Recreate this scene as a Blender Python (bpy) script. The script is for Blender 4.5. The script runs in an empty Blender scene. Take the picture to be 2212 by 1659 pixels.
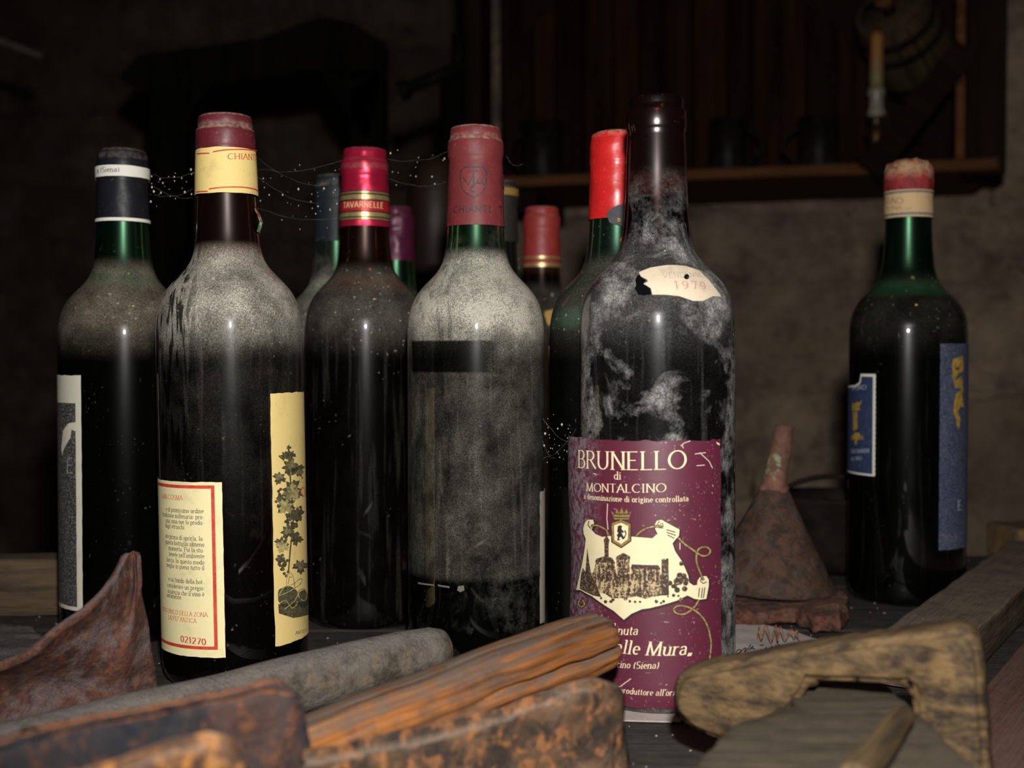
import bpy, bmesh, math, random
import numpy as np
from mathutils import Vector, Matrix, noise as mn
from mathutils.geometry import tessellate_polygon

random.seed(7)
S = bpy.context.scene
COL = S.collection
# ------------------------------------------------------------------ camera
FPX, CX, CY = 2580.0, 1106.0, 829.5
CAMZ = 0.17
PITCH = math.atan((CY - 770.0) / FPX)
cd = bpy.data.cameras.new('camera'); cam = bpy.data.objects.new('camera', cd); COL.objects.link(cam)
cam.location = (0, 0, CAMZ); cam.rotation_euler = (math.pi/2 - PITCH, 0, 0)
cd.sensor_width = 36.0; cd.lens = FPX / 2212.0 * 36.0
cd.clip_start = 0.02; cd.clip_end = 50
cd.dof.use_dof = True; cd.dof.focus_distance = 0.62; cd.dof.aperture_fstop = 7.5
S.camera = cam
# ------------------------------------------------------------------ world, lights, exposure
w = bpy.data.worlds.new('world'); S.world = w; w.use_nodes = True
w.node_tree.nodes['Background'].inputs[0].default_value = (1.0, 0.8, 0.6, 1)
w.node_tree.nodes['Background'].inputs[1].default_value = 0.0008
def light(name, kind, loc, power, color, radius, rot=None):
    l = bpy.data.lights.new(name, kind); o = bpy.data.objects.new(name, l); COL.objects.link(o)
    o.location = loc; l.energy = power; l.color = color; l.shadow_soft_size = radius
    if rot: o.rotation_euler = rot
    return o
fl = light('camera_flash', 'SPOT', (0.016, -0.005, CAMZ + 0.10), 24.0, (1.0, 0.97, 0.93), 0.013, (math.radians(84), 0, math.radians(-6)))
fl.data.spot_size = math.radians(95); fl.data.spot_blend = 0.75
light('cellar_lamp', 'POINT', (0.36, 0.06, 1.35), 1.1, (1.0, 0.55, 0.2), 0.028)
S.view_settings.view_transform = 'Standard'; S.view_settings.look = 'None'
S.view_settings.exposure = 0.0; S.view_settings.gamma = 1.0
try: S.view_settings.use_curve_mapping = False
except Exception: pass
S.cycles.caustics_reflective = False; S.cycles.caustics_refractive = False
S.cycles.max_bounces = 7; S.cycles.transmission_bounces = 6; S.cycles.glossy_bounces = 3; S.cycles.diffuse_bounces = 2; S.cycles.transparent_max_bounces = 8
S.cycles.sample_clamp_indirect = 4.0
S.cycles.use_adaptive_sampling = True; S.cycles.adaptive_threshold = 0.03; S.cycles.adaptive_min_samples = 12
# ------------------------------------------------------------------ helpers
def ray(px, py):
    u = (px - CX) / FPX; v = -(py - CY) / FPX
    c, s = math.cos(PITCH), math.sin(PITCH)
    return Vector((u, c + v * s, -s + v * c))
O0 = Vector((0, 0, CAMZ))
def W(px, py, d):
    r = ray(px, py); return O0 + r * (d / r.y)
def T(px, py, z=0.0):
    r = ray(px, py); return O0 + r * ((z - CAMZ) / r.z)
def mk(name, verts, faces, mat, parent=None, smooth=True, loc=None, rot=None):
    me = bpy.data.meshes.new(name); me.from_pydata([tuple(v) for v in verts], [], faces); me.update()
    if smooth: me.polygons.foreach_set('use_smooth', [True] * len(me.polygons))
    return lk(name, me, mat, parent, loc, rot)
def lk(name, me, mat, parent=None, loc=None, rot=None):
    o = bpy.data.objects.new(name, me); COL.objects.link(o)
    if mat and not me.materials: me.materials.append(mat)
    if parent: o.parent = parent
    if loc is not None: o.location = loc
    if rot is not None: o.rotation_euler = rot
    return o
def mkbm(name, bm, mat, parent=None, smooth=False, loc=None, rot=None):
    me = bpy.data.meshes.new(name); bm.normal_update(); bm.to_mesh(me); bm.free()
    if smooth: me.polygons.foreach_set('use_smooth', [True] * len(me.polygons))
    return lk(name, me, mat, parent, loc, rot)
def empty(name, loc=(0, 0, 0), rot=(0, 0, 0)):
    o = bpy.data.objects.new(name, None); COL.objects.link(o); o.location = loc; o.rotation_euler = rot
    o.empty_display_size = 0.02; return o
def tag(o, label=None, cat=None, group=None, kind=None):
    for k, v in (('label', label), ('category', cat), ('group', group), ('kind', kind)):
        if v: o[k] = v
    return o
def lathe(prof, seg=72, jit=None):
    V, F = [], []
    n = len(prof)
    for i, (r, z) in enumerate(prof):
        for k in range(seg):
            a = 2 * math.pi * k / seg
            rr = r + (jit(a, z, r) if jit else 0)
            V.append((rr * math.sin(a), -rr * math.cos(a), z))
    for i in range(n - 1):
        for k in range(seg):
            k2 = (k + 1) % seg
            F.append((i*seg + k, i*seg + k2, (i+1)*seg + k2, (i+1)*seg + k))
    return V, F
def boxbm(sx, sy, sz, bev=0.0, seg=2, jit=0.0, seed=0, cuts=0):
    bm = bmesh.new(); bmesh.ops.create_cube(bm, size=1.0)
    for v in bm.verts: v.co = Vector((v.co.x*sx, v.co.y*sy, v.co.z*sz))
    if cuts:
        ed = [e for e in bm.edges if abs((e.verts[0].co - e.verts[1].co).x) > sx*0.5]
        bmesh.ops.subdivide_edges(bm, edges=ed, cuts=cuts, use_grid_fill=True)
    if jit:
        for v in bm.verts:
            n = mn.noise_vector(v.co * 35 + Vector((seed*3.1, seed*1.7, seed)))
            v.co += n * jit
    if bev: bmesh.ops.bevel(bm, geom=[e for e in bm.edges if e.calc_face_angle(0) > 0.6], offset=bev, segments=seg, affect='EDGES', profile=0.6)
    return bm
def prism(poly3, depthvec, bev=0.0, seg=2):
    """front outline (3-D points) pushed along depthvec"""
    bm = bmesh.new(); n = len(poly3)
    a = [bm.verts.new(p) for p in poly3]; b = [bm.verts.new(Vector(p) + Vector(depthvec)) for p in poly3]
    bm.faces.new(a); bm.faces.new(list(reversed(b)))
    for i in range(n): bm.faces.new((a[i], b[i], b[(i+1) % n], a[(i+1) % n]))
    bmesh.ops.recalc_face_normals(bm, faces=bm.faces)
    if bev: bmesh.ops.bevel(bm, geom=[e for e in bm.edges if e.calc_face_angle(0) > 0.5], offset=bev, segments=seg, affect='EDGES')
    bmesh.ops.triangulate(bm, faces=[f for f in bm.faces if len(f.verts) > 4])
    return bm
def basis(p0, p1, up=Vector((0, 0, 1))):
    x = (p1 - p0).normalized(); y = up.cross(x).normalized(); z = x.cross(y)
    m = Matrix((x, y, z)).transposed().to_4x4(); m.translation = p0; return m
def tube_pts(pts, r, sides=5):
    V, F = [], []; n = len(pts)
    for i, p in enumerate(pts):
        p = Vector(p); t = (Vector(pts[min(i+1, n-1)]) - Vector(pts[max(i-1, 0)])).normalized()
        u = t.orthogonal().normalized(); v = t.cross(u)
        for k in range(sides):
            a = 2*math.pi*k/sides; V.append(p + (u*math.cos(a) + v*math.sin(a)) * r)
    for i in range(n-1):
        for k in range(sides):
            F.append((i*sides+k, i*sides+(k+1) % sides, (i+1)*sides+(k+1) % sides, (i+1)*sides+k))
    return V, F
# ------------------------------------------------------------------ materials
class NT:
    def __init__(s, name):
        s.m = bpy.data.materials.new(name); s.m.use_nodes = True; s.t = s.m.node_tree
        s.t.nodes.clear(); s.out = s.t.nodes.new('ShaderNodeOutputMaterial')
        s.tc = s.t.nodes.new('ShaderNodeTexCoord'); s.obj = s.tc.outputs['Object']; s.nrm = s.tc.outputs['Normal']
    def node(s, k, **kw):
        n = s.t.nodes.new(k)
        for a, b in kw.items(): setattr(n, a, b)
        return n
    def set(s, inp, v):
        if isinstance(v, bpy.types.NodeSocket): s.t.links.new(v, inp)
        elif isinstance(v, (tuple, list)) and len(v) == 3 and inp.type == 'RGBA': inp.default_value = (*v, 1)
        else: inp.default_value = v
    def math(s, op, a, b=0.0, c=None, clamp=False):
        n = s.node('ShaderNodeMath', operation=op, use_clamp=clamp); s.set(n.inputs[0], a); s.set(n.inputs[1], b)
        if c is not None: s.set(n.inputs[2], c)
        return n.outputs[0]
    def mul(s, a, b): return s.math('MULTIPLY', a, b)
    def add(s, a, b): return s.math('ADD', a, b)
    def vec(s, scale=(1, 1, 1), loc=(0, 0, 0), rot=(0, 0, 0), src=None):
        n = s.node('ShaderNodeMapping'); s.set(n.inputs[0], src or s.obj)
        n.inputs[1].default_value = loc; n.inputs[2].default_value = rot; n.inputs[3].default_value = scale
        return n.outputs[0]
    def noise(s, scale, detail=4, rough=0.55, vec=None, dist=0.0):
        n = s.node('ShaderNodeTexNoise'); s.set(n.inputs['Vector'], vec or s.obj)
        n.inputs['Scale'].default_value = scale; n.inputs['Detail'].default_value = detail
        n.inputs['Roughness'].default_value = rough; n.inputs['Distortion'].default_value = dist
        return n.outputs[0]
    def voro(s, scale, vec=None):
        n = s.node('ShaderNodeTexVoronoi'); s.set(n.inputs['Vector'], vec or s.obj); n.inputs['Scale'].default_value = scale
        return n.outputs['Distance']
    def rng(s, v, a, b, c=0.0, d=1.0, smooth=False):
        n = s.node('ShaderNodeMapRange'); n.clamp = True
        if smooth: n.interpolation_type = 'SMOOTHSTEP'
        s.set(n.inputs[0], v)
        for i, x in enumerate((a, b, c, d)): s.set(n.inputs[i+1], x)
        return n.outputs[0]
    def ramp(s, v, stops):
        n = s.node('ShaderNodeValToRGB'); s.set(n.inputs[0], v); e = n.color_ramp.elements
        while len(e) < len(stops): e.new(0.5)
        for x, (p, c) in zip(e, stops): x.position = p; x.color = (*c, 1)
        return n.outputs[0]
    def mix(s, f, a, b):
        n = s.node('ShaderNodeMix', data_type='RGBA'); s.set(n.inputs[0], f); s.set(n.inputs[6], a); s.set(n.inputs[7], b)
        return n.outputs[2]
    def sep(s, v=None):
        n = s.node('ShaderNodeSeparateXYZ'); s.set(n.inputs[0], v or s.obj); return n.outputs
    def bump(s, h, strength=0.3, dist=0.001):
        n = s.node('ShaderNodeBump'); s.set(n.inputs['Height'], h); n.inputs['Strength'].default_value = strength
        n.inputs['Distance'].default_value = dist; return n.outputs[0]
    def bsdf(s, color, rough=0.6, metal=0.0, normal=None, **kw):
        n = s.node('ShaderNodeBsdfPrincipled'); s.set(n.inputs['Base Color'], color); s.set(n.inputs['Roughness'], rough)
        s.set(n.inputs['Metallic'], metal)
        if normal is not None: s.set(n.inputs['Normal'], normal)
        for k, v in kw.items(): s.set(n.inputs[k.replace('_', ' ')], v)
        return n.outputs[0]
    def mixs(s, f, a, b):
        n = s.node('ShaderNodeMixShader'); s.set(n.inputs[0], f); s.set(n.inputs[1], a); s.set(n.inputs[2], b); return n.outputs[0]
    def done(s, sh):
        s.t.links.new(sh, s.out.inputs[0]); return s.m
MATS = {}
def plain(name, col, rough=0.6, metal=0.0, var=0.0, scale=200):
    if name in MATS: return MATS[name]
    n = NT(name); c = col
    if var: c = n.mix(n.rng(n.noise(scale, 5), 0.35, 0.65), tuple(x*(1-var) for x in col), tuple(min(1, x*(1+var*0.6)) for x in col))
    MATS[name] = n.done(n.bsdf(c, rough, metal)); return MATS[name]
DUST = (0.42, 0.395, 0.33)
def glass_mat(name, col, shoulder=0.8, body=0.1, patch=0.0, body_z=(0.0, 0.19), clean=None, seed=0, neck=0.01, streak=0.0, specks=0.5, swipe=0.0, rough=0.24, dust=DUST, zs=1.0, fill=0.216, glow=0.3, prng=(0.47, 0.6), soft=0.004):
    n = NT(name); off = (seed*0.37, seed*0.71, seed*0.23); v = n.vec(loc=off)
    x, y, z = n.sep()
    band = n.mul(n.rng(z, 0.166*zs, 0.197*zs, smooth=True), n.rng(z, 0.231*zs, 0.219*zs, smooth=True))
    n1 = n.noise(55, 7, 0.62, v); n2 = n.noise(34, 5, 0.62, v, 0.5); gr = n.noise(1300, 2, 0.6, v)
    fine = n.rng(n1, 0.36, 0.62)
    m = n.mul(n.mul(band, shoulder), n.add(0.5, n.mul(fine, 0.65)))
    bz = n.mul(n.rng(z, body_z[0], body_z[0] + soft), n.rng(z, body_z[1] + 0.012, body_z[1]))
    m = n.add(m, n.mul(n.mul(bz, body), n.add(0.3, fine)))
    if patch:
        pm = n.mul(n.mul(n.rng(n2, *prng), patch), n.rng(n.noise(170, 6, 0.72, v), 0.36, 0.62))
        m = n.add(m, n.mul(pm, n.rng(z, 0.262, 0.225, 0.0, 1.0)))
    if streak:
        sv = n.vec((260, 260, 14), off)
        m = n.add(m, n.mul(n.mul(n.rng(n.noise(1, 3, 0.5, sv), 0.56, 0.72), streak), bz))
    if swipe:
        sv = n.vec((330, 120, 45), off, (0.0, 0.75, 0.3))
        sw = n.mul(n.rng(n.noise(1, 2, 0.5, sv), 0.5, 0.57), n.rng(x, -0.006, -0.016))
        m = n.mul(m, n.math('SUBTRACT', 1.0, n.mul(sw, swipe)))
    m = n.add(m, neck)
    if clean:
        z0, z1, x0, x1 = clean
        c = n.mul(n.mul(n.rng(z, z0 - 0.0006, z0 + 0.0006), n.rng(z, z1 + 0.0006, z1 - 0.0006)), n.mul(n.rng(x, x0 - 0.001, x0), n.rng(x, x1 + 0.012, x1)))
        m = n.mul(m, n.math('SUBTRACT', 1.0, n.mul(c, 0.93)))
    m = n.mul(m, n.rng(gr, 0.3, 0.68, 0.55, 1.3))
    if specks:
        sp = n.mul(n.rng(n.noise(420, 2, 0.5, v), 0.69, 0.73), n.add(n.mul(band, specks), n.mul(n.rng(n.noise(28, 2, 0.5, v), 0.5, 0.65), specks*0.35)))
        m = n.add(m, sp)
    m = n.math('MINIMUM', m, 0.9)
    emp = n.rng(z, fill - 0.006, fill + 0.008)            # above the wine the glass is empty and clear
    base = n.mix(emp, tuple(c*0.0015 for c in col), tuple(c*0.45 for c in col))
    g = n.bsdf(base, rough, 0.0, None, Transmission_Weight=n.mul(emp, 0.97), IOR=1.5, Coat_Weight=1.0, Coat_Roughness=0.028, Specular_IOR_Level=0.07)
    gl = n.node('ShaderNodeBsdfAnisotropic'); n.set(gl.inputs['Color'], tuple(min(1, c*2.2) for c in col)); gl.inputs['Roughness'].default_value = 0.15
    g = n.mixs(n.mul(n.rng(z, 0.214, 0.23), glow), g, gl.outputs[0])  # tinted neck gloss painted in for the flash reflecting off the inner back wall
    dcol = n.mix(n.rng(gr, 0.35, 0.65), tuple(c*0.82 for c in dust), tuple(min(1, c*1.2) for c in dust))
    d = n.bsdf(dcol, 0.95, 0.0, None, Specular_IOR_Level=0.15)
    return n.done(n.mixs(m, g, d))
def capsule_mat(name, col, rough=0.5, metal=0.0, dust=0.4, seed=0, ringz=(0.2885, 0.2925), spec=0.5):
    n = NT(name); v = n.vec(loc=(seed, seed*2, seed*3)); x, y, z = n.sep()
    nz = n.sep(n.nrm)[2]
    up = n.rng(nz, 0.25, 0.8)
    ring = n.mul(n.rng(z, ringz[0], ringz[0]+0.0012), n.rng(z, ringz[1]+0.001, ringz[1]-0.0008))
    n1 = n.noise(300, 6, 0.65, v); spots = n.rng(n.noise(500, 3, 0.5, v), 0.62, 0.72)
    m = n.mul(n.add(n.add(n.mul(up, 1.2), n.mul(ring, 0.6)), n.mul(spots, 0.35)), n.mul(n.rng(n1, 0.35, 0.62), dust))
    m = n.add(m, dust*0.02)
    c = n.mix(n.rng(n.noise(90, 5, 0.6, v), 0.3, 0.7), tuple(a*0.85 for a in col), tuple(min(1, a*1.12) for a in col))
    c = n.mix(n.math('MINIMUM', m, 0.85), c, (0.42, 0.34, 0.26))
    return n.done(n.bsdf(c, rough, metal, n.bump(n.noise(180, 4, 0.5, v), 0.25, 0.0008), Specular_IOR_Level=spec))
def paper_mat(name, col, dirt=(0.25, 0.2, 0.12), amt=0.35, seed=0, rough=0.7, scratch=0.0, scratchcol=(0.75, 0.62, 0.55), grain=0.0, scale=1.0, edge=None):
    n = NT(name); v = n.vec(loc=(seed, seed*1.3, seed*2.1))
    a = n.rng(n.noise(70*scale, 6, 0.65, v), 0.52, 0.75); b = n.rng(n.noise(600*scale, 3, 0.6, v), 0.62, 0.72)
    f = n.math('MINIMUM', n.add(n.mul(a, amt), n.mul(b, amt*0.7)), 0.8)
    c = n.mix(f, col, dirt)
    if scratch:
        s1 = n.mul(n.rng(n.noise(750, 3, 0.6, v), 0.63, 0.70), n.rng(n.noise(60, 3, 0.6, v), 0.45, 0.7))
        s2 = n.mul(n.rng(n.noise(1, 3, 0.6, n.vec((120, 120, 900), (seed,)*3)), 0.68, 0.73), n.rng(n.noise(45, 2, 0.6, v), 0.5, 0.65))
        c = n.mix(n.math('MINIMUM', n.mul(n.add(s1, s2), scratch), 0.85), c, scratchcol)
    if edge:
        wx = n.sep()[0]; c = n.mix(n.mul(n.mul(n.rng(wx, edge[0], edge[1]), n.rng(n.noise(330, 4, 0.7, v), 0.42, 0.62)), 0.6), c, (0.36, 0.37, 0.42))
    if grain:
        c = n.mix(n.mul(n.rng(n.noise(1400, 2, 0.6, v), 0.5, 0.66), grain), c, (0.5, 0.48, 0.43))
    return n.done(n.bsdf(c, rough, 0, n.bump(n.noise(250, 4, 0.6, v), 0.12, 0.0006)))
def rust_mat(name, dark=(0.035, 0.018, 0.012), mid=(0.13, 0.05, 0.028), hot=(0.30, 0.10, 0.03), grey=(0.20, 0.18, 0.17), greyamt=0.4, hotamt=0.5, scale=1.0, seed=0, rough=0.8, patch=1.0):
    n = NT(name); v = n.vec(loc=(seed, seed*1.7, seed*0.6))
    a = n.noise(80*scale, 6, 0.7, v, 0.4); b = n.noise(170*scale, 5, 0.68, v, 0.3); c3 = n.noise(34*scale, 5, 0.65, v); g = n.noise(900*scale, 2, 0.6, v)
    c = n.mix(n.rng(a, 0.42, 0.57), dark, mid)
    c = n.mix(n.mul(n.rng(b, 0.52, 0.62), hotamt), c, hot)
    nz = n.sep(n.nrm)[2]
    dustf = n.mul(n.math('MAXIMUM', n.mul(n.rng(c3, 0.5, 0.6), patch), n.rng(nz, 0.5, 0.95)), greyamt)
    c = n.mix(n.mul(dustf, n.rng(g, 0.32, 0.64, 0.3, 1.0)), c, grey)
    return n.done(n.bsdf(c, rough, 0.0, n.bump(n.add(a, n.mul(b, 0.6)), 0.7, 0.0025), Specular_IOR_Level=0.3))
def wood_mat(name, c0, c1, dust=(0.26, 0.235, 0.20), dustamt=0.5, axis='x', seed=0, ring=1.0, dark=None, darkamt=0.0, rough=0.7, grain=1.0, up=True, spec=0.25):
    n = NT(name); s = {'x': (10, 150, 150), 'y': (150, 10, 150), 'z': (150, 150, 10)}[axis]
    s = tuple(q*grain for q in s); off = (seed*1.1, seed*0.7, seed*0.4)
    g1 = n.noise(1, 5, 0.6, n.vec(s, off), 0.5); g2 = n.noise(1, 3, 0.6, n.vec(tuple(q*4 for q in s), off))
    bl = n.noise(40, 5, 0.6, n.vec(loc=off)); f = n.noise(900, 2, 0.6, n.vec(loc=off))
    c = n.mix(n.rng(n.add(n.mul(g1, 0.7), n.mul(g2, 0.35)), 0.41, 0.63), c0, c1)
    if dark: c = n.mix(n.mul(n.rng(bl, 0.5, 0.66), darkamt), c, dark)
    nz = n.sep(n.nrm)[2]
    d = n.mul(n.rng(bl, 0.36, 0.58), 0.55)
    if up: d = n.add(n.mul(d, 0.6), n.mul(n.rng(nz, 0.15, 0.9), n.rng(n.noise(110, 5, 0.7, n.vec(loc=off)), 0.34, 0.58, 0.25, 0.95)))
    d = n.math('MINIMUM', n.mul(n.mul(d, dustamt), n.rng(f, 0.3, 0.66, 0.55, 1.25)), 0.95)
    c = n.mix(d, c, dust)
    return n.done(n.bsdf(c, rough, 0.0, n.bump(n.add(g1, n.mul(g2, 0.6)), 0.75, 0.0018), Specular_IOR_Level=spec))
# ------------------------------------------------------------------ stroke lettering
def arc(cx, cy, rx, ry, a0, a1, n=9):
    return [(cx + rx*math.cos(math.radians(a0 + (a1-a0)*i/n)), cy + ry*math.sin(math.radians(a0 + (a1-a0)*i/n))) for i in range(n+1)]
X = 0.62
G = {
 'A': (.82, [[(.03, 0), (.41, 1)], [(.41, 1), (.79, 0)], [(.17, .36), (.65, .36)]]),
 'B': (.72, [[(.12, 0), (.12, 1)], [(.12, 1)] + arc(.36, .76, .23, .24, 90, -90) + [(.12, .52)], [(.12, .52)] + arc(.38, .26, .28, .26, 90, -90) + [(.12, 0)]]),
 'C': (.85, [arc(.47, .5, .42, .5, 48, 312, 14)]),
 'D': (.9, [[(.12, 0), (.12, 1)], [(.12, 1)] + arc(.36, .5, .45, .5, 90, -90, 12) + [(.12, 0)]]),
 'E': (.68, [[(.12, 0), (.12, 1)], [(.12, 1), (.6, 1)], [(.12, .52), (.5, .52)], [(.12, 0), (.62, 0)]]),
 'F': (.64, [[(.12, 0), (.12, 1)], [(.12, 1), (.6, 1)], [(.12, .52), (.48, .52)]]),
 'G': (.88, [arc(.47, .5, .42, .5, 48, 330, 14), [(.78, .02), (.78, .42)], [(.55, .42), (.84, .42)]]),
 'H': (.88, [[(.12, 0), (.12, 1)], [(.76, 0), (.76, 1)], [(.12, .52), (.76, .52)]]),
 'I': (.36, [[(.18, 0), (.18, 1)]]),
 'L': (.64, [[(.12, 0), (.12, 1)], [(.12, 0), (.6, 0)]]),
 'M': (1.05, [[(.12, 0), (.16, 1)], [(.16, 1), (.52, 0)], [(.52, 0), (.88, 1)], [(.88, 1), (.93, 0)]]),
 'N': (.88, [[(.12, 0), (.12, 1)], [(.12, 1), (.76, 0)], [(.76, 0), (.76, 1)]]),
 'O': (.98, [arc(.49, .5, .43, .5, 90, 450, 22)]),
 'P': (.68, [[(.12, 0), (.12, 1)], [(.12, 1)] + arc(.36, .74, .26, .26, 90, -90) + [(.12, .48)]]),
 'R': (.78, [[(.12, 0), (.12, 1)], [(.12, 1)] + arc(.36, .75, .25, .25, 90, -90) + [(.12, .5)], [(.36, .5), (.76, 0)]]),
 'S': (.62, [arc(.31, .74, .23, .26, 40, 270, 9) + arc(.31, .25, .25, .25, 90, -140, 9)]),
 'T': (.78, [[(.39, 0), (.39, 1)], [(.04, 1), (.74, 1)]]),
 'U': (.86, [[(.12, 1), (.12, .34)] + arc(.42, .34, .3, .34, 180, 360, 10) + [(.72, .34), (.72, 1)]]),
 'V': (.8, [[(.03, 1), (.4, 0)], [(.4, 0), (.77, 1)]]),
 'Z': (.74, [[(.08, 1), (.66, 1)], [(.66, 1), (.06, 0)], [(.06, 0), (.68, 0)]]),
 'a': (.54, [[(.09, .5)] + arc(.24, .44, .17, .18, 150, 0, 7) + [(.41, .1), (.48, .02)], arc(.24, .18, .18, .18, 60, 360, 10)]),
 'b': (.58, [[(.1, 0), (.1, 1)], arc(.29, .31, .2, .31, 150, -150, 12)]),
 'c': (.48, [arc(.28, .31, .21, .31, 50, 310, 11)]),
 'd': (.58, [[(.48, 1), (.48, 0)], arc(.28, .31, .2, .31, 30, 330, 12)]),
 'e': (.5, [[(.08, .34), (.44, .34)] + arc(.26, .32, .19, .3, 5, 310, 12)]),
 'f': (.36, [[(.16, 0), (.16, .8)] + arc(.3, .82, .14, .18, 180, 50, 5), [(.03, X), (.32, X)]]),
 'g': (.54, [arc(.25, .42, .16, .2, 0, 360, 12), [(.2, .22), (.12, .1), (.3, .04)] + arc(.27, -.12, .19, .14, 60, -260, 10)]),
 'h': (.6, [[(.1, 0), (.1, 1)], [(.1, .45)] + arc(.28, .42, .18, .2, 150, 0, 7) + [(.48, 0)]]),
 'i': (.28, [[(.14, 0), (.14, X)], [(.14, .80), (.14, .90)]]),
 'l': (.28, [[(.14, 0), (.14, 1)]]),
 'm': (.9, [[(.1, 0), (.1, X)], [(.1, .45)] + arc(.27, .43, .16, .19, 150, 0, 6) + [(.43, 0)], [(.43, .45)] + arc(.6, .43, .16, .19, 150, 0, 6) + [(.78, 0)]]),
 'n': (.6, [[(.1, 0), (.1, X)], [(.1, .45)] + arc(.28, .42, .18, .2, 150, 0, 7) + [(.48, 0)]]),
 'o': (.54, [arc(.27, .31, .2, .31, 90, 450, 16)]),
 'p': (.58, [[(.1, -.3), (.1, X)], arc(.29, .31, .2, .31, 150, -150, 12)]),
 'q': (.58, [[(.48, -.3), (.48, X)], arc(.28, .31, .2, .31, 30, 330, 12)]),
 'r': (.42, [[(.1, 0), (.1, X)], [(.1, .42)] + arc(.28, .45, .15, .16, 150, 50, 5)]),
 's': (.42, [arc(.21, .46, .14, .16, 40, 270, 7) + arc(.21, .15, .15, .15, 90, -140, 7)]),
 't': (.36, [[(.15, .85), (.15, .14)] + arc(.27, .14, .12, .14, 180, 300, 5), [(.03, X), (.32, X)]]),
 'u': (.6, [[(.1, X), (.1, .2)] + arc(.28, .2, .18, .2, 180, 350, 7), [(.48, X), (.48, 0)]]),
 'v': (.52, [[(.03, X), (.26, 0)], [(.26, 0), (.49, X)]]),
 'z': (.46, [[(.06, X), (.4, X)], [(.4, X), (.05, 0)], [(.05, 0), (.42, 0)]]),
 '0': (.56, [arc(.28, .5, .21, .5, 90, 450, 16)]), '1': (.4, [[(.22, 0), (.22, 1)], [(.22, 1), (.08, .85)]]),
 '2': (.56, [arc(.27, .74, .2, .26, 160, -30, 9) + [(.06, 0)], [(.06, 0), (.5, 0)]]),
 '7': (.54, [[(.06, 1), (.5, 1)], [(.5, 1), (.2, 0)]]),
 '9': (.56, [arc(.28, .7, .2, .3, 0, 360, 12), [(.48, .7), (.44, .3), (.18, 0)]]),
 '(': (.34, [arc(.42, .42, .3, .6, 130, 230, 7)]), ')': (.34, [arc(-.08, .42, .3, .6, 50, -50, 7)]),
 '.': (.24, [[(.12, 0), (.12, .08)]]), ',': (.24, [[(.13, .08), (.08, -.12)]]), ':': (.26, [[(.13, .05), (.13, .14)], [(.13, .48), (.13, .57)]]),
 "'": (.2, [[(.1, 1), (.08, .78)]]), '-': (.36, [[(.06, .32), (.3, .32)]]), '„': (.4, [[(.13, .10), (.06, -.14)], [(.28, .10), (.21, -.14)]]),
 'è': (.5, [[(.08, .34), (.44, .34)] + arc(.26, .32, .19, .3, 5, 310, 12), [(.18, .92), (.3, .76)]]),
 ' ': (.3, []),
}
def text2d(s, thick=0.13, thin=0.05, serif=True, slant=0.0, track=0.06):
    """quads in em units (cap height 1); returns (polys, width)"""
    polys, x0 = [], 0.0
    for ch in s:
        wd, strokes = G.get(ch, G[' '])
        for st in strokes:
            n = len(st); L, R = [], []
            for i, p in enumerate(st):
                a = st[max(i-1, 0)]; b = st[min(i+1, n-1)]
                dx, dy = b[0]-a[0], b[1]-a[1]; l = math.hypot(dx, dy) or 1
                wdt = (thin + (thick-thin) * abs(dy/l)**1.3) / 2
                nx, ny = -dy/l*wdt, dx/l*wdt
                L.append((p[0]+nx, p[1]+ny)); R.append((p[0]-nx, p[1]-ny))
            for i in range(n-1): polys.append([L[i], R[i], R[i+1], L[i+1], x0])
            if serif and n >= 2:
                for e, q in ((st[0], st[1]), (st[-1], st[-2])):
                    if abs(e[0]-q[0]) < 0.55*abs(e[1]-q[1]) and min(abs(e[1]-t) for t in (0, 1, X, -.3)) < 0.02 and abs(e[1]-q[1]) > 0.2:
                        h = thin*0.9; wl = thick*1.05; wr = thick*1.05
                        if abs(e[1]-X) < .02 or (abs(e[1]-1) < .02 and ch in 'bdhl'): wr = thick*0.4
                        polys.append([(e[0]-wl, e[1]-h/2), (e[0]+wr, e[1]-h/2), (e[0]+wr, e[1]+h/2), (e[0]-wl, e[1]+h/2), x0])
        x0 += wd + track
    out = []
    for q in polys:
        xx = q[4]; out.append([(p[0] + xx + slant*p[1], p[1]) for p in q[:4]])
    return out, x0 - track
# ------------------------------------------------------------------ bottle geometry
BZ = [.012, .06, .12, .182, .189, .1965, .203, .2085, .213, .2172, .222, .228, .236, .25, .268, .2798]
BR = [.0382, .0382, .0382, .0382, .0379, .0365, .0338, .0298, .0255, .0218, .0190, .0173, .0163, .0154, .0148, .0143]
def pchip(xs, ys, xq):
    xs, ys = np.array(xs), np.array(ys); h = np.diff(xs); dl = np.diff(ys)/h; d = np.zeros_like(xs)
    for i in range(1, len(xs)-1):
        if dl[i-1]*dl[i] > 0:
            w1, w2 = 2*h[i]+h[i-1], h[i]+2*h[i-1]; d[i] = (w1+w2)/(w1/dl[i-1]+w2/dl[i])
    d[-1] = dl[-1]
    k = np.clip(np.searchsorted(xs, xq)-1, 0, len(xs)-2); t = (xq-xs[k])/h[k]
    return ((1+2*t)*(1-t)**2*ys[k] + t*(1-t)**2*h[k]*d[k] + t*t*(3-2*t)*ys[k+1] + t*t*(t-1)*h[k]*d[k+1])
_zq = np.concatenate([np.linspace(.012, .182, 12), np.linspace(.184, .236, 40), np.linspace(.238, .2798, 16)])
_rq = pchip(BZ, BR, _zq)
LOW = [(.032, 0), (.0346, .0010), (.0366, .0034), (.0378, .0072)]
LIP = [(.0146, .2806), (.0149, .2816), (.0150, .2850), (.0149, .2892), (.0146, .2902), (.0138, .2908), (.0136, .2930), (.0136, .2955), (.0132, .2967), (.0122, .297)]
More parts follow.
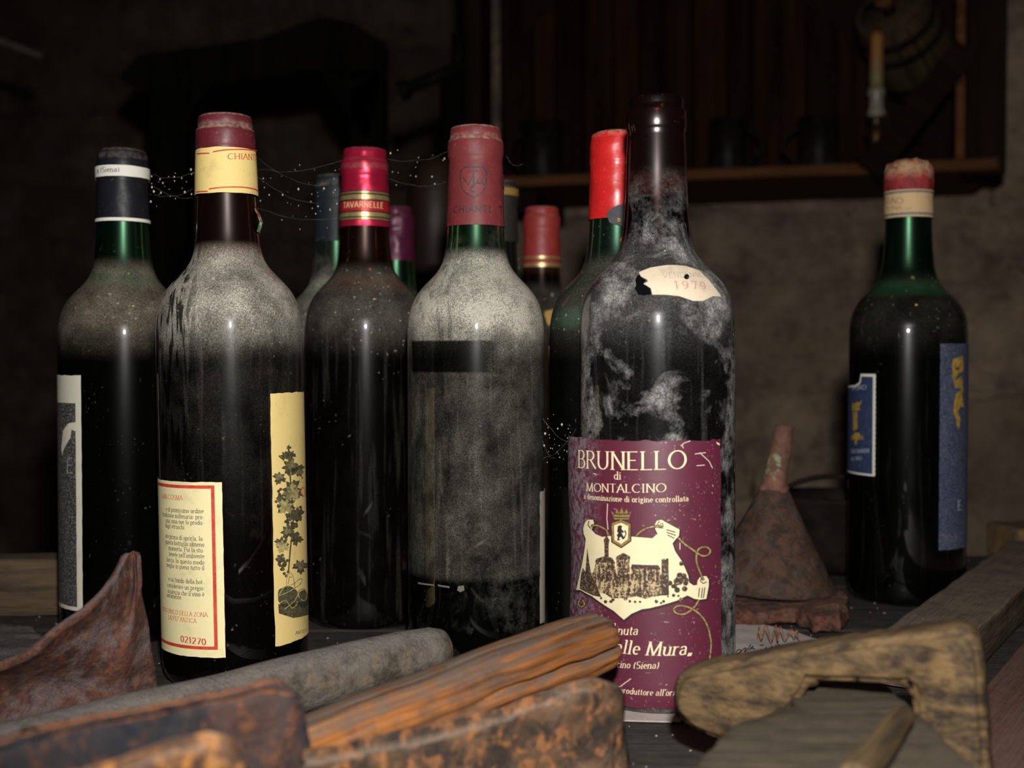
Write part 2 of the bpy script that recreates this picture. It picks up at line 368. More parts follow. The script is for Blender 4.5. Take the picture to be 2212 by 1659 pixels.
OUT = LOW + list(zip(_rq, _zq)) + LIP
_oz = np.array([p[1] for p in OUT]); _or = np.array([p[0] for p in OUT])
class Bottle:
    def __init__(s, name, px, d, R=0.0382, H=0.297, tilt=(0, 0), label=None, base_z=0.0):
        s.sr, s.sz = R/0.0382, H/0.297
        x = (px - CX)/FPX*d
        s.root = empty(name, (x, d, base_z), (math.radians(tilt[0]), math.radians(tilt[1]), 0))
        s.M = Matrix.Translation((x, d, base_z)) @ s.root.rotation_euler.to_matrix().to_4x4(); s.Mi = s.M.inverted()
        s.surf = lambda th, z: s.rad(z)
        if label: tag(s.root, label, 'wine bottle', 'old wine bottles on the table')
    def rad(s, z): return float(np.interp(z/s.sz, _oz, _or))*s.sr
    def pos(s, th, z, off=0.0, surf=None):
        r = (surf or s.surf)(th, z) + off; return (r*math.sin(th), -r*math.cos(th), z)
    def hit(s, px, py, surf=None):
        sf = surf or s.surf; o = s.Mi @ O0; d = s.Mi.to_3x3() @ ray(px, py)
        d /= math.hypot(d.x, d.y); tc = -(o.x*d.x + o.y*d.y)
        best = None; prev = None; lo = tc - 0.07
        for i in range(141):
            t = lo + i*0.0005; p = o + d*t
            th = math.atan2(p.x, -p.y); f = math.hypot(p.x, p.y) - sf(th, p.z)
            if best is None or f < best[0]: best = (f, th, p.z)
            if f <= 0:
                a, b = t-0.0005, t
                for _ in range(14):
                    m = (a+b)/2; q = o + d*m; thm = math.atan2(q.x, -q.y)
                    if math.hypot(q.x, q.y) - sf(thm, q.z) > 0: a = m
                    else: b = m
                q = o + d*b; return math.atan2(q.x, -q.y), q.z
        return best[1], best[2]
    def glass(s, mat, winemat, fill=0.205):
        prof = [(r*s.sr, z*s.sz) for r, z in [(0.0006, .012), (.012, .010), (.022, .004), (.029, .0004)] + OUT]
        inner = []
        for z in (.2966, .29, .28, .26, .25): inner.append((.0098, z))
        for z in np.linspace(.24, .186, 22): inner.append((max(.0098, float(np.interp(z, _oz, _or)) - .0032), z))
        inner += [(.0350, .17), (.0350, .09), (.0350, .02), (.032, .012), (.02, .014), (.0006, .018)]
        prof += [(r*s.sr, z*s.sz) for r, z in inner]
        V, F = lathe(prof, 80); s.g = mk('bottle_glass', V, F, mat, s.root)
        wp = [(0.0006, .0186), (.02, .0146), (.0317, .0126), (.0346, .0204), (.0346, .17)]
        for z in np.linspace(.186, fill, 12) if fill > .186 else []: wp.append((max(.0094, float(np.interp(z, _oz, _or)) - .0036), z))
        wp.append((0.0005, wp[-1][1]))
        V, F = lathe([(r*s.sr, z*s.sz) for r, z in wp], 48); mk('wine', V, F, winemat, s.root)
    def capsule(s, mat, zb, top=0.0, seed=0, wr=0.00012, name='capsule', dome=0.0012, ztop=.297, smooth_lip=False):
        zs = [z for z in np.linspace(zb/s.sz, .2795, 22)] + [.2806, .2816, .2835, .285, .287, .2890, .2900, .2908, .2920, .2940, .2955, .2964]
        prof = []
        for z in zs:
            if z < zb/s.sz - 1e-6: continue
            r = float(np.interp(z, _oz, _or)) + .0006
            if smooth_lip and z > .28: r = .0153 - max(0, z-.2895)*0.12
            prof.append((r*s.sr, z*s.sz))
        prof += [(.0136*s.sr, .2972*s.sz), (.0122*s.sr, (.2975+dome*.3)*s.sz), (.008*s.sr, (.2975+dome*.8)*s.sz), (.0004, (.2975+dome)*s.sz)]
        j = lambda a, z, r: mn.noise(Vector((math.sin(a)*2.2, math.cos(a)*2.2, z*120 + seed*5)))*wr*2 if r > 0.003 else 0
        V, F = lathe(prof, 72, j); return mk(name, V, F, mat, s.root)
    def sheet(s, name, poly, mat, off, parent=None, surf=None, step=math.radians(3.0), zstep=0.006, raw=False):
        """poly: list of (theta, z) outlines -> patch lying on the bottle surface"""
        polys = poly if isinstance(poly[0][0], (tuple, list)) else [poly]
        bm = bmesh.new(); k = 60.0
        for pl in polys:
            if len(pl) == 4 and raw:
                bm.faces.new([bm.verts.new((t, z*k, 0)) for t, z in pl])
            else:
                vs = [bm.verts.new((t, z*k, 0)) for t, z in pl]
                for tri in tessellate_polygon([[Vector((t, z*k, 0)) for t, z in pl]]):
                    try: bm.faces.new([vs[i] for i in tri])
                    except ValueError: pass
        ths = [v.co.x for v in bm.verts]; zz = [v.co.y/k for v in bm.verts]
        if not raw or max(ths) - min(ths) > step:
            a = math.floor(min(ths)/step)*step
            while a < max(ths):
                a += step
                bmesh.ops.bisect_plane(bm, geom=bm.verts[:] + bm.edges[:] + bm.faces[:], plane_co=(a, 0, 0), plane_no=(1, 0, 0), dist=1e-7)
        if zstep and max(zz) > 0.178*s.sz:
            a = min(zz)
            while a < max(zz):
                a += zstep
                bmesh.ops.bisect_plane(bm, geom=bm.verts[:] + bm.edges[:] + bm.faces[:], plane_co=(0, a*k, 0), plane_no=(0, 1, 0), dist=1e-7)
        for v in bm.verts: v.co = s.pos(v.co.x, v.co.y/k, off, surf)
        bmesh.ops.recalc_face_normals(bm, faces=bm.faces)
        for f in bm.faces:
            c = f.calc_center_median()
            if f.normal.x*c.x + f.normal.y*c.y < 0: f.normal_flip()
        return mkbm(name, bm, mat, parent or s.root, smooth=True)
    def rect(s, th0, th1, z0, z1, jit=0.0004, seed=0, n=26):
        P = []
        def J(k): return jit*mn.noise(Vector((k*0.9, seed*7.3, 1.7)))*2
        for i in range(n): P.append((th0 + (th1-th0)*i/n, z0 + J(i)))
        for i in range(n): P.append((th1 + J(i+50)*20, z0 + (z1-z0)*i/n))
        for i in range(n): P.append((th1 + (th0-th1)*i/n, z1 + J(i+100)))
        for i in range(n): P.append((th0 + J(i+150)*20, z1 + (z0-z1)*i/n))
        return P
    def band(s, name, z0, z1, mat, off=0.0009, parent=None, n=5, amp=0.0, seed=0, th=None):
        V, F = [], []; seg = 72; a0, a1 = th or (0, 2*math.pi)
        for i in range(n+1):
            for k in range(seg+1):
                a = a0 + (a1-a0)*k/seg; z = z0 + (z1-z0)*i/n
                z += amp*mn.noise(Vector((math.sin(a)*2, math.cos(a)*2, seed + i*0.3)))
                V.append(s.pos(a, z, off, lambda t, q: s.rad(q) if q < .2795*s.sz else max(s.rad(q), .0149*s.sr)))
        for i in range(n):
            for k in range(seg): F.append((i*(seg+1)+k, i*(seg+1)+k+1, (i+1)*(seg+1)+k+1, (i+1)*(seg+1)+k))
        return mk(name, V, F, mat, parent or s.root)
    def text(s, name, st, p0, p1, hpx, mat, off, parent, surf=None, fit=True, align='l', right=None, **kw):
        """lettering between pixel p0 and pixel p1 (baseline); hpx cap height"""
        q, wd = text2d(st, **kw)
        t0, z0 = s.hit(*p0, surf); t1, z1 = s.hit(*p1, surf)
        mx, my = (p0[0]+p1[0])/2, (p0[1]+p1[1])/2
        za = s.hit(mx, my, surf)[1]; zb = s.hit(mx, my-hpx, surf)[1]; h = zb - za
        if fit: sc = (t1 - t0)/wd
        else:
            sc = h/s.rad(za); t0 = t1 - sc*wd
            z0 = z1
        polys = []
        for p in q: polys.append([(t0 + sc*a, z0 + (z1-z0)*(a/wd) + h*b) for a, b in p])
        return s.sheet(name, polys, mat, off, parent, surf, raw=True, zstep=0)
    def art(s, name, polys, mat, off, parent, surf=None):
        return s.sheet(name, [[s.hit(x, y, surf) for x, y in p] for p in polys], mat, off, parent, surf)
    def line(s, name, pls, wpx, mat, off, parent, surf=None):
        out = []
        for pl in pls:
            n = len(pl); L, R = [], []
            for i, p in enumerate(pl):
                a = pl[max(i-1, 0)]; b = pl[min(i+1, n-1)]; dx, dy = b[0]-a[0], b[1]-a[1]; l = math.hypot(dx, dy) or 1
                L.append((p[0]-dy/l*wpx/2, p[1]+dx/l*wpx/2)); R.append((p[0]+dy/l*wpx/2, p[1]-dx/l*wpx/2))
            for i in range(n-1): out.append([s.hit(*c, surf) for c in (L[i], R[i], R[i+1], L[i+1])])
        return s.sheet(name, out, mat, off, parent, surf, raw=True, zstep=0)
def smooth_line(pts, n=6):
    out = []; P = [pts[0]] + list(pts) + [pts[-1]]
    for i in range(1, len(P)-2):
        for k in range(n):
            t = k/n; a, b, c, d = P[i-1], P[i], P[i+1], P[i+2]
            out.append(tuple(0.5*((2*b[j]) + (-a[j]+c[j])*t + (2*a[j]-5*b[j]+4*c[j]-d[j])*t*t + (-a[j]+3*b[j]-3*c[j]+d[j])*t**3) for j in range(len(b))))
    out.append(tuple(pts[-1])); return out
def circle(cx, cy, r, n=10, j=0.0, seed=0, ry=None):
    return [(cx + r*math.cos(2*math.pi*i/n)*(1 + j*mn.noise(Vector((i*1.7, seed, 0)))), cy + (ry or r)*math.sin(2*math.pi*i/n)*(1 + j*mn.noise(Vector((i*1.7, seed, 5))))) for i in range(n)]

# ================================================================== STRUCTURE
ANG = math.radians(-14.5)
m_mortar = plain('mortar', (0.14, 0.105, 0.075), 0.95, 0, 0.4, 25)
def stone_mat():
    n = NT('rough_stone'); oi = n.node('ShaderNodeObjectInfo').outputs['Random']
    geo = n.node('ShaderNodeNewGeometry').outputs['Position']
    a = n.noise(11, 6, 0.7, geo); b = n.noise(55, 4, 0.65, geo)
    c = n.mix(n.rng(a, 0.35, 0.65), (0.10, 0.070, 0.046), (0.36, 0.265, 0.185))
    c = n.mix(n.mul(n.rng(b, 0.45, 0.7), 0.5), c, (0.38, 0.30, 0.235))
    c = n.mix(n.mul(oi, 0.55), c, (0.13, 0.092, 0.064))
    return n.done(n.bsdf(c, 0.95, 0, n.bump(n.add(a, n.mul(b, 0.4)), 0.8, 0.02)))
m_stone = stone_mat()
FLOOR = -0.76
wall = mkbm('wall_right', boxbm(2.74, 0.3, 3.4), m_mortar, None, loc=(0.75 + 0.54*math.cos(ANG) + 0.0375, 1.75 + 0.54*math.sin(ANG) + 0.17, FLOOR + 1.7), rot=(0, 0, ANG))
tag(wall, kind='structure')
wallb = tag(mkbm('wall_back', boxbm(6.4, 0.3, 3.4), m_mortar, None, loc=(-1.3, 4.6, FLOOR + 1.7)), kind='structure')
tag(mkbm('floor', boxbm(9, 9, 0.1), plain('floor_earth', (0.05, 0.04, 0.032), 0.95, 0, 0.4, 12), None, loc=(0, 1.2, FLOOR - 0.05)), kind='structure')
smesh = []
for k in range(8):
    bm = bmesh.new(); bmesh.ops.create_cube(bm, size=1.0)
    bmesh.ops.subdivide_edges(bm, edges=bm.edges[:], cuts=1, use_grid_fill=True)
    for v in bm.verts:
        v.co.x += 0.16*mn.noise(v.co*2.3 + Vector((k*4, 0, 0))); v.co.z += 0.2*mn.noise(v.co*2.3 + Vector((0, k*4, 3)))
        if v.co.y < -0.2: v.co.y += 0.22*mn.noise(v.co*2 + Vector((3, 1, k*4))) + 0.25*max(abs(v.co.x), abs(v.co.z)) - 0.1
    me = bpy.data.meshes.new('stone'); bm.to_mesh(me); bm.free()
    me.polygons.foreach_set('use_smooth', [True]*len(me.polygons)); smesh.append(me); me.materials.append(m_stone)
def lay(wl, xa, xb, ya, za, zb, hs, ws):
    z = za
    while z < zb:
        h = random.uniform(*hs); x = xa + random.uniform(0, 0.12)
        while x < xb - 0.08:
            wd = min(random.uniform(*ws), xb - x)
            o = bpy.data.objects.new('stone', random.choice(smesh)); COL.objects.link(o); o.parent = wl
            o.location = (x + wd/2, ya, z + h/2); o.scale = (wd + 0.004, random.uniform(0.045, 0.10), h + 0.004); o.rotation_euler = (random.uniform(-.06, .06), random.uniform(-.09, .09), random.uniform(-.06, .06))
            x += wd
        z += h
lay(wall, -1.37, 0.35, -0.15, -1.65, 0.7, (0.09, 0.19), (0.13, 0.36))
lay(wallb, -1.4, 1.9, -0.15, -1.65, 1.6, (0.16, 0.28), (0.25, 0.55))
# ---- table
m_table = wood_mat('table_wood', (0.010, 0.009, 0.0075), (0.028, 0.024, 0.020), (0.066, 0.061, 0.054), 0.5, 'x', 3, dark=(0.010, 0.009, 0.008), darkamt=0.6)
tb = tag(empty('table', (0, 0.45, FLOOR)), 'grey dusty plank table that carries the bottles and tools', 'table')
y = -0.55
for k in range(8):
    wd = 0.14
    mkbm('plank', boxbm(1.7, wd - 0.0025, 0.03, 0.0025, 2, 0.0006, k, 14), m_table, tb, loc=(0.01*(-1)**k, y + wd/2, -FLOOR - 0.015 - 0.0004)); y += wd
for sy in (-0.45, 0.47): mkbm('apron', boxbm(1.5, 0.03, 0.09, 0.003), m_table, tb, loc=(0, sy, -FLOOR - 0.078))
for sx in (-0.72, 0.72):
    for sy in (-0.45, 0.47): mkbm('leg', boxbm(0.07, 0.07, -FLOOR - 0.034, 0.004), m_table, tb, loc=(sx, sy, (-FLOOR - 0.034)/2))
# ================================================================== BOTTLES
wine = NT('red_wine'); wine = wine.done(wine.bsdf((0.004, 0.001, 0.0015), 0.25, 0, None, Specular_IOR_Level=0.15))
GREEN = (0.03, 0.30, 0.10); DKGREEN = (0.02, 0.20, 0.08); BROWN = (0.22, 0.055, 0.018); OLIVE = (0.10, 0.16, 0.03)
cream = (0.72, 0.58, 0.27)
m_red = plain('red_ink', (0.55, 0.05, 0.025), 0.7, 0, 0.25, 400); m_black = plain('black_ink', (0.03, 0.028, 0.02), 0.75, 0, 0.3, 400)
m_goldt = plain('gold_ink', (0.55, 0.38, 0.12), 0.5, 0.2, 0.3, 300); m_white = plain('white_ink', (0.75, 0.70, 0.60), 0.7, 0, 0.15, 400)
m_creamt = plain('cream_ink', (0.80, 0.66, 0.42), 0.7, 0, 0.15, 400)

# -- 1: black capsule, far left
b = Bottle('wine_bottle', 268, 0.731, H=0.2945, label='green bottle with a black capsule ringed in white, leftmost of all the bottles')
b.glass(glass_mat('glass_one', GREEN, 0.34, 0.001, seed=1, neck=0.001, specks=0.55, dust=(0.34, 0.29, 0.22)), wine, 0.2)
cap = b.capsule(capsule_mat('capsule_black', (0.008, 0.009, 0.013), 0.42, 0, 0.25, 1, spec=0.22), b.hit(268, 478)[1], seed=1, dome=0.002, smooth_lip=True)
mp = paper_mat('white_band_paper', (0.74, 0.72, 0.64), amt=0.2, seed=2)
bd = b.band('neck_band', b.hit(268, 381)[1], b.hit(268, 357)[1], mp, 0.0011, amp=0.0002, seed=3)
b.text('lettering', 'a (Siena)', (215, 374), (259, 372), 11, m_black, 0.0016, bd, surf=lambda t, q: max(b.rad(q), .0150), thick=.12, thin=.07)
b.band('neck_ring', b.hit(268, 477)[1], b.hit(268, 470)[1], mp, 0.0010, seed=5)
lb1 = paper_mat('label_white', (0.60, 0.57, 0.46), (0.3, 0.27, 0.2), 0.35, 4)
th = b.hit(177, 1000)[0]; zt = b.hit(177, 811)[1]; zb = b.hit(177, 1321)[1]
L = b.sheet('front_label', b.rect(th - 1.6, th, zb, zt, 0.0002, 3), lb1, 0.0003)
dk = paper_mat('label_black_print', (0.018, 0.018, 0.019), (0.12, 0.12, 0.11), 0.25, 5, grain=0.45)
t2 = b.hit(165, 1000)[0]
b.sheet('black_panel', b.rect(th - 1.5, t2, b.hit(165, 1311)[1], b.hit(165, 871)[1], 0.00015, 5), dk, 0.0004, L)
b.art('torn_patch', [[(134, 968), (138, 930), (150, 914), (166, 912), (166, 932), (156, 928), (154, 945), (146, 958), (138, 975), (136, 985)]], lb1, 0.0005, L)
b.line('lettering', [[(148, 990), (147, 1022)], [(148, 990), (158, 989)], [(148, 1005), (156, 1005)], [(147, 1022), (158, 1021)]], 2.2, plain('grey_ink', (0.25, 0.25, 0.22)), 0.0005, L)

# -- 2: San Cosma
b = Bottle('wine_bottle', 508, 0.637, H=0.2965, tilt=(0, -0.9), label='dusty brown bottle with a maroon cap, yellow neck band and two cream labels')
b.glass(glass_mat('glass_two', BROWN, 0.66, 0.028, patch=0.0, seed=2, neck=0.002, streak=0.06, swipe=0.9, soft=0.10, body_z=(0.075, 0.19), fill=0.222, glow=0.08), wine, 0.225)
b.capsule(capsule_mat('capsule_maroon', (0.100, 0.009, 0.016), 0.45, 0, 0.55, 2, spec=0.4), b.hit(492, 330)[1], seed=2)
yb = paper_mat('yellow_band_paper', (0.72, 0.55, 0.20), (0.28, 0.2, 0.08), 0.4, 6)
bd = b.band('neck_band', b.hit(492, 416)[1], b.hit(492, 318)[1], yb, 0.0014, amp=0.0004, seed=7)
sf = lambda t, q: max(b.rad(q), 0.0148 if q > 0.2795*b.sz else 0)
b.line('red_rule', [[(463, 329), (490, 324.5), (520, 323.5), (552, 327)], [(432, 333), (456, 332)], [(455, 409), (490, 405), (520, 405), (545, 409), (553, 416)], [(431, 415), (453, 414)]], 2.6, m_red, 0.0017, bd, sf)
b.text('lettering', 'CHIANTI C', (491.5, 345), (556, 348), 11.5, m_red, 0.0018, bd, sf, thick=.12, thin=.06)
for nm, z0, z1 in (('paper_seal', 498, 452),):
    pm = NT('striped_seal'); zz = pm.sep()[2]
    pc = pm.mix(pm.rng(pm.noise(300, 2), 0.45, 0.55), (0.5, 0.03, 0.03), (0.05, 0.25, 0.12)); pc = pm.mix(pm.rng(pm.noise(420, 2), 0.55, 0.6), pc, (0.6, 0.6, 0.55))
    pm = pm.done(pm.bsdf(pc, 0.6))
    za, zc = b.hit(540, z0)[1], b.hit(540, z1)[1]
    b.sheet('paper_seal', [(1.35, za), (1.9, za - .001), (2.1, (za+zc)/2), (1.8, zc), (1.30, zc + .001), (1.32, (za+zc)/2)], pm, 0.0006, surf=lambda t, q: b.rad(q) + 0.0022*max(0, math.sin((q - za)/(zc - za)*math.pi)))
lb = paper_mat('label_cream', (0.78, 0.69, 0.38), (0.35, 0.27, 0.12), 0.35, 7)
t1 = b.hit(483, 1200)[0]; zt = b.hit(482, 1041)[1]; zb = b.hit(485, 1420)[1]
L = b.sheet('back_label', b.rect(t1 - 1.75, t1, zb, zt, 0.00015, 8), lb, 0.0003)
ZA = lambda x, y: (340 + x/3.77, 1000 + y/3.77)
tr = b.hit(*ZA(481, 900))[0]; za, zc = b.hit(*ZA(475, 182))[1], b.hit(*ZA(488, 1520))[1]; wl = 0.0018; wt = wl/b.rad(.05)
b.sheet('red_frame', [[(tr - 1.6, za), (tr, za), (tr, za - wl*.9), (tr - 1.6, za - wl*.9)], [(tr - 1.6, zc), (tr, zc), (tr, zc + wl*.9), (tr - 1.6, zc + wl*.9)], [(tr - wt, zc), (tr, zc), (tr, za), (tr - wt, za)]], m_red, 0.00045, L)
def tl(st, x, y, h, mat, **kw): b.text('lettering', st, ZA(x - 60, y), ZA(x, y), h/3.77, mat, 0.0005, L, fit=False, **kw)
tl('SAN COSMA', 210, 303, 38, m_red, thick=.12, thin=.06)
for st, x, y in (('e di primissimo ordine', 380, 408), ('tradizione millenaria: pro-', 383, 456), ('una zona ove lo produ-', 383, 502), ('dagli etruschi.', 233, 540),
                 ('ore prima di aprirla, la-', 385, 632), ('questa bottiglia almeno', 385, 680), ('muoverla. Poi la stu-', 386, 727), ("bevete nell'ambiente", 386, 775), ('bocca. In questo modo', 386, 825), ('meglio in pieno tutto il', 386, 871),
                 ('e sul fondo della bot-', 386, 985), ('considerare un pregio:', 386, 1036), ('sicurezza che il vino è', 386, 1086), ('veramente.', 206, 1111)):
    tl(st, x, y, 37, m_black, thick=.12, thin=.06, track=0.04)
tl('VINO UNICO DELLA ZONA', 413, 1252, 34, m_red, thick=.12, thin=.06); tl("LA PIU' ANTICA", 322, 1301, 34, m_red, thick=.12, thin=.06)
b.text('lettering', '021270', ZA(195, 1452), ZA(400, 1481), 13, m_red, 0.0005, L, thick=.16, thin=.07, serif=False)
lb2 = paper_mat('label_vine', (0.70, 0.53, 0.20), (0.33, 0.23, 0.08), 0.3, 9)
t1 = b.hit(589, 1150)[0]; zt = b.hit(592, 850)[1]; zb = b.hit(592, 1397)[1]
L = b.sheet('vine_label', b.rect(t1, t1 + 1.75, zb, zt, 0.0003, 11), lb2, 0.0003)
m_leafd = plain('vine_dark_ink', (0.075, 0.065, 0.028), 0.75, 0, 0.6, 500); m_leafl = plain('vine_pale_ink', (0.34, 0.28, 0.11), 0.75, 0, 0.45, 400); m_leafm = plain('vine_mid_ink', (0.17, 0.145, 0.06), 0.75, 0, 0.5, 400)
def leaf(cx, cy, r, rot=0.0):
    P = []; prof = [1.0, .72, .80, .45, .62, .92, .70, .78, .42, .55, .72, .50, .30, .50, .72, .55, .42, .78, .70, .92, .62, .45, .80, .72]
    for i, k in enumerate(prof):
        a = 2*math.pi*i/len(prof); rr = r*1.5*k
        P.append(ZA(cx + rr*math.cos(a + rot), cy + rr*math.sin(a + rot)))
    return P
b.line('vine_stem', [[ZA(*p) for p in smooth_line([(1062, -130), (1070, 30), (1092, 300), (1100, 500), (1078, 700), (1062, 900)])], [ZA(*p) for p in smooth_line([(985, -60), (1010, -40), (1050, -60), (1075, 0)])]], 3.2, m_leafd, 0.0004, L)
b.art('vine_leaf_dark', [leaf(*q) for q in ((1066, 28, 58, .3), (1130, 52, 50, 1), (992, 118, 46, 2), (1085, 215, 72, .5), (1046, 330, 70, 2.3), (1128, 405, 48, 1.2), (1050, 560, 52, .4), (1012, 650, 50, 2), (1118, 618, 46, .1), (1158, 835, 52, 1.5), (1030, -60, 34, .5), (1080, -70, 36, 1.7), (1062, -125, 18, 0))], m_leafd, 0.00045, L)  # dark printed leaves, lowest layer of the vine drawing
b.art('vine_leaf', [leaf(*q) for q in ((1080, 10, 38, .3), (985, 105, 28, 2), (1078, 240, 60, .5), (1150, 72, 26, 1.2), (1158, 825, 36, 1.5), (1052, 545, 34, .4))], m_leafm, 0.0005, L)
b.art('vine_leaf_light', [leaf(*q) for q in ((1100, 245, 44, .9), (1042, 350, 54, 2.3), (1015, 675, 46, 2), (1090, 190, 24, 0))], m_leafl, 0.00055, L)
gr = []
for cx, cy, n in ((1000, 300, 22), (1066, 460, 20), (1110, 500, 18), (1005, 780, 24), (1025, 840, 14), (1145, 440, 10)):
    for k in range(n): gr.append([ZA(*p) for p in circle(cx + random.gauss(0, 18), cy + random.gauss(0, 38), 13, 8)])
b.art('grapes', gr, m_leafd, 0.0005, L)
b.art('basket', [[ZA(*p) for p in circle(1060, 1090, 88, 18, .25, 1, 88)], [ZA(*p) for p in circle(1180, 1110, 46, 14, .2, 2, 74)], [ZA(*p) for p in ((980, 1150), (1230, 1110), (1232, 1225), (1100, 1262), (985, 1225))]], m_leafd, 0.00045, L)
b.line('basket_weave', [[ZA(*p) for p in smooth_line(q)] for q in ([(985, 1075), (1030, 1010), (1100, 985), (1160, 940), (1165, 975), (1110, 1020), (1040, 1060), (985, 1080)], [(1045, 1000), (1050, 920), (1075, 895), (1100, 925), (1112, 1010)], [(1060, 985), (1070, 930), (1090, 930)], [(990, 1140), (1040, 1120), (1090, 1180), (1130, 1150)], [(1030, 1190), (1080, 1150), (1120, 1110), (1150, 1040)], [(1150, 1100), (1140, 1050), (1180, 1025), (1210, 1060), (1195, 1120), (1160, 1110)])], 2.0, m_leafl, 0.0005, L)
b.text('lettering', 'ANTICO', ZA(1118, 1397), ZA(1205, 1372), 6.5, m_black, 0.0005, L, thick=.13, thin=.06)
b.text('lettering', 'Ch', ZA(1157, 272), ZA(1202, 268), 19, m_red, 0.00065, L, thick=.10, thin=.05)
b.art('red_dot', [[ZA(*p) for p in circle(1171, 121, 7, 8)]], m_red, 0.0006, L)

# -- 3: Tavarnelle
b = Bottle('wine_bottle', 789, 0.771, H=0.302, label='dark brown bottle under a shiny crimson foil capsule with gold and black stripes')
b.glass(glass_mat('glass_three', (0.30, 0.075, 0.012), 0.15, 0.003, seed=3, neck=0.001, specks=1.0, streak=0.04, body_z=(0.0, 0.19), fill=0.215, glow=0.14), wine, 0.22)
b.capsule(capsule_mat('capsule_crimson_foil', (0.50, 0.012, 0.055), 0.34, 0.55, 0.45, 3), b.hit(788, 487)[1], seed=3, wr=0.0003)
gold = plain('gold_foil', (0.62, 0.47, 0.20), 0.35, 0.7, 0.2, 300); blk = plain('black_foil', (0.02, 0.015, 0.012), 0.4); rd = plain('red_foil', (0.50, 0.02, 0.025), 0.4, 0.3, 0.15, 300)
sf3 = lambda t, q: b.rad(q)
cp = b.band('striped_band', b.hit(788, 475)[1], b.hit(788, 411)[1], blk, 0.0009)
for ya, yc, m in ((416.5, 413.5, gold), (430, 420, gold), (455, 433, rd), (467, 458, gold), (473, 470, gold)):
    b.band('stripe', b.hit(788, ya)[1], b.hit(788, yc)[1], m, 0.0010, cp, n=1)
b.text('lettering', 'TAVARNELLE', (745, 450.5), (825, 450.5), 12.5, plain('pale_gold_ink', (0.75, 0.60, 0.33), 0.5), 0.0012, cp, sf3, thick=.14, thin=.09, serif=False, track=.12)
ts = paper_mat('torn_brown_paper', (0.20, 0.10, 0.05), (0.5, 0.35, 0.22), 0.6, 12)
b.sheet('label_scrap', [(-1.32, .075), (-1.2, .08), (-1.22, .07), (-1.14, .062), (-1.2, .05), (-1.3, .04), (-1.9, .03), (-2.1, .07)], ts, 0.0008)

# -- 4: dusty Chianti, centre
b = Bottle('wine_bottle', 1028, 0.669, H=0.2965, label='dustiest bottle, in the centre, with a matt brick-red capsule bearing a shield emblem')
b.glass(glass_mat('glass_four', GREEN, 0.92, 0.075, patch=0.06, seed=4, neck=0.001, body_z=(0.0495, 0.19), clean=(0.1615, 0.1785, -0.034, 0.004), swipe=0.35, specks=0.35, streak=0.08), wine, 0.205)
b.capsule(capsule_mat('capsule_brick_red', (0.150, 0.020, 0.022), 0.55, 0, 0.55, 4, spec=0.35), b.hit(1030, 485)[1], seed=4, wr=0.00015)
m_emb = plain('dark_emblem_ink', (0.045, 0.022, 0.026), 0.6, 0, 0.4, 500); cp = b.root
Zc = lambda x, y: (640 + x/3.687, 260 + y/3.687)
shield = [Zc(*p) for p in ((1352, 372), (1480, 372), (1508, 405), (1506, 520), (1480, 570), (1414, 615), (1350, 572), (1322, 520), (1320, 405), (1352, 372))]
em = b.line('shield_emblem', [shield], 2.6, m_emb, 0.0014, b.root, sf3)
b.line('emblem_letters', [[Zc(*p) for p in q] for q in ([(1380, 405), (1448, 405)], [(1414, 405), (1414, 535)], [(1340, 455), (1375, 515), (1408, 440)], [(1420, 515), (1462, 455), (1490, 515)], [(1436, 498), (1478, 498)])] + [[Zc(*p) for p in [(1414 + 22*math.cos(math.radians(a)), 545 + 22*math.sin(math.radians(a))) for a in range(-60, -310, -25)]]], 3.2, m_emb, 0.0014, em, sf3)
b.line('shield_emblem', [[Zc(*p) for p in ((1655, 430), (1628, 440), (1630, 530), (1660, 590))]], 2.6, m_emb, 0.0014, b.root, sf3)
b.text('lettering', 'CHIANTI', Zc(1268, 737), Zc(1540, 735), 14, m_emb, 0.0014, b.root, sf3, thick=.17, thin=.12, serif=False, track=.12)
b.text('lettering', 'T', Zc(1600, 740), Zc(1628, 742), 14, m_emb, 0.0014, b.root, sf3, thick=.17, thin=.12, serif=False)
t0 = b.hit(1164, 1150)[0]
b.sheet('side_label', b.rect(t0, t0 + 1.3, b.hit(1160, 1352)[1], b.hit(1163, 1062)[1], 0.0006, 21), paper_mat('label_grey_edge', (0.42, 0.38, 0.30), amt=0.5, seed=13), 0.0006)
b.art('paper_scrap', [[(990, 1266), (1002, 1264), (1004, 1274), (995, 1279), (988, 1275)], [(905, 1257), (940, 1262), (940, 1265), (905, 1261)], [(946, 1262), (972, 1266), (972, 1270), (948, 1266)]], paper_mat('grey_scrap', (0.11, 0.10, 0.08), seed=14), 0.0006, b.root)

# -- 5..8: back row
b = Bottle('wine_bottle', 727, 0.847, H=0.2965, label='green bottle with a dull navy capsule, half hidden behind the crimson foil bottle')
b.glass(glass_mat('glass_five', GREEN, 0.36, 0.03, patch=0.18, seed=5, neck=0.02), wine, 0.205)
b.capsule(capsule_mat('capsule_navy', (0.012, 0.018, 0.023), 0.5, 0, 0.4, 5, spec=0.2), b.hit(715, 520)[1], seed=5)
b = Bottle('wine_bottle', 856, 0.957, R=0.0368, H=0.288, label='green bottle with a dark purple capsule, peeping out right of the crimson foil bottle')
b.glass(glass_mat('glass_six', GREEN, 0.08, 0.005, seed=6, neck=0.001), wine, 0.2)
b.capsule(capsule_mat('capsule_purple', (0.085, 0.008, 0.035), 0.4, 0.2, 0.3, 6), b.hit(866, 562)[1], seed=6, wr=0.0004)
b = Bottle('wine_bottle', 1073, 0.874, H=0.2965, label='dark bottle with a yellow ring on its capsule, hidden behind the dustiest bottle')
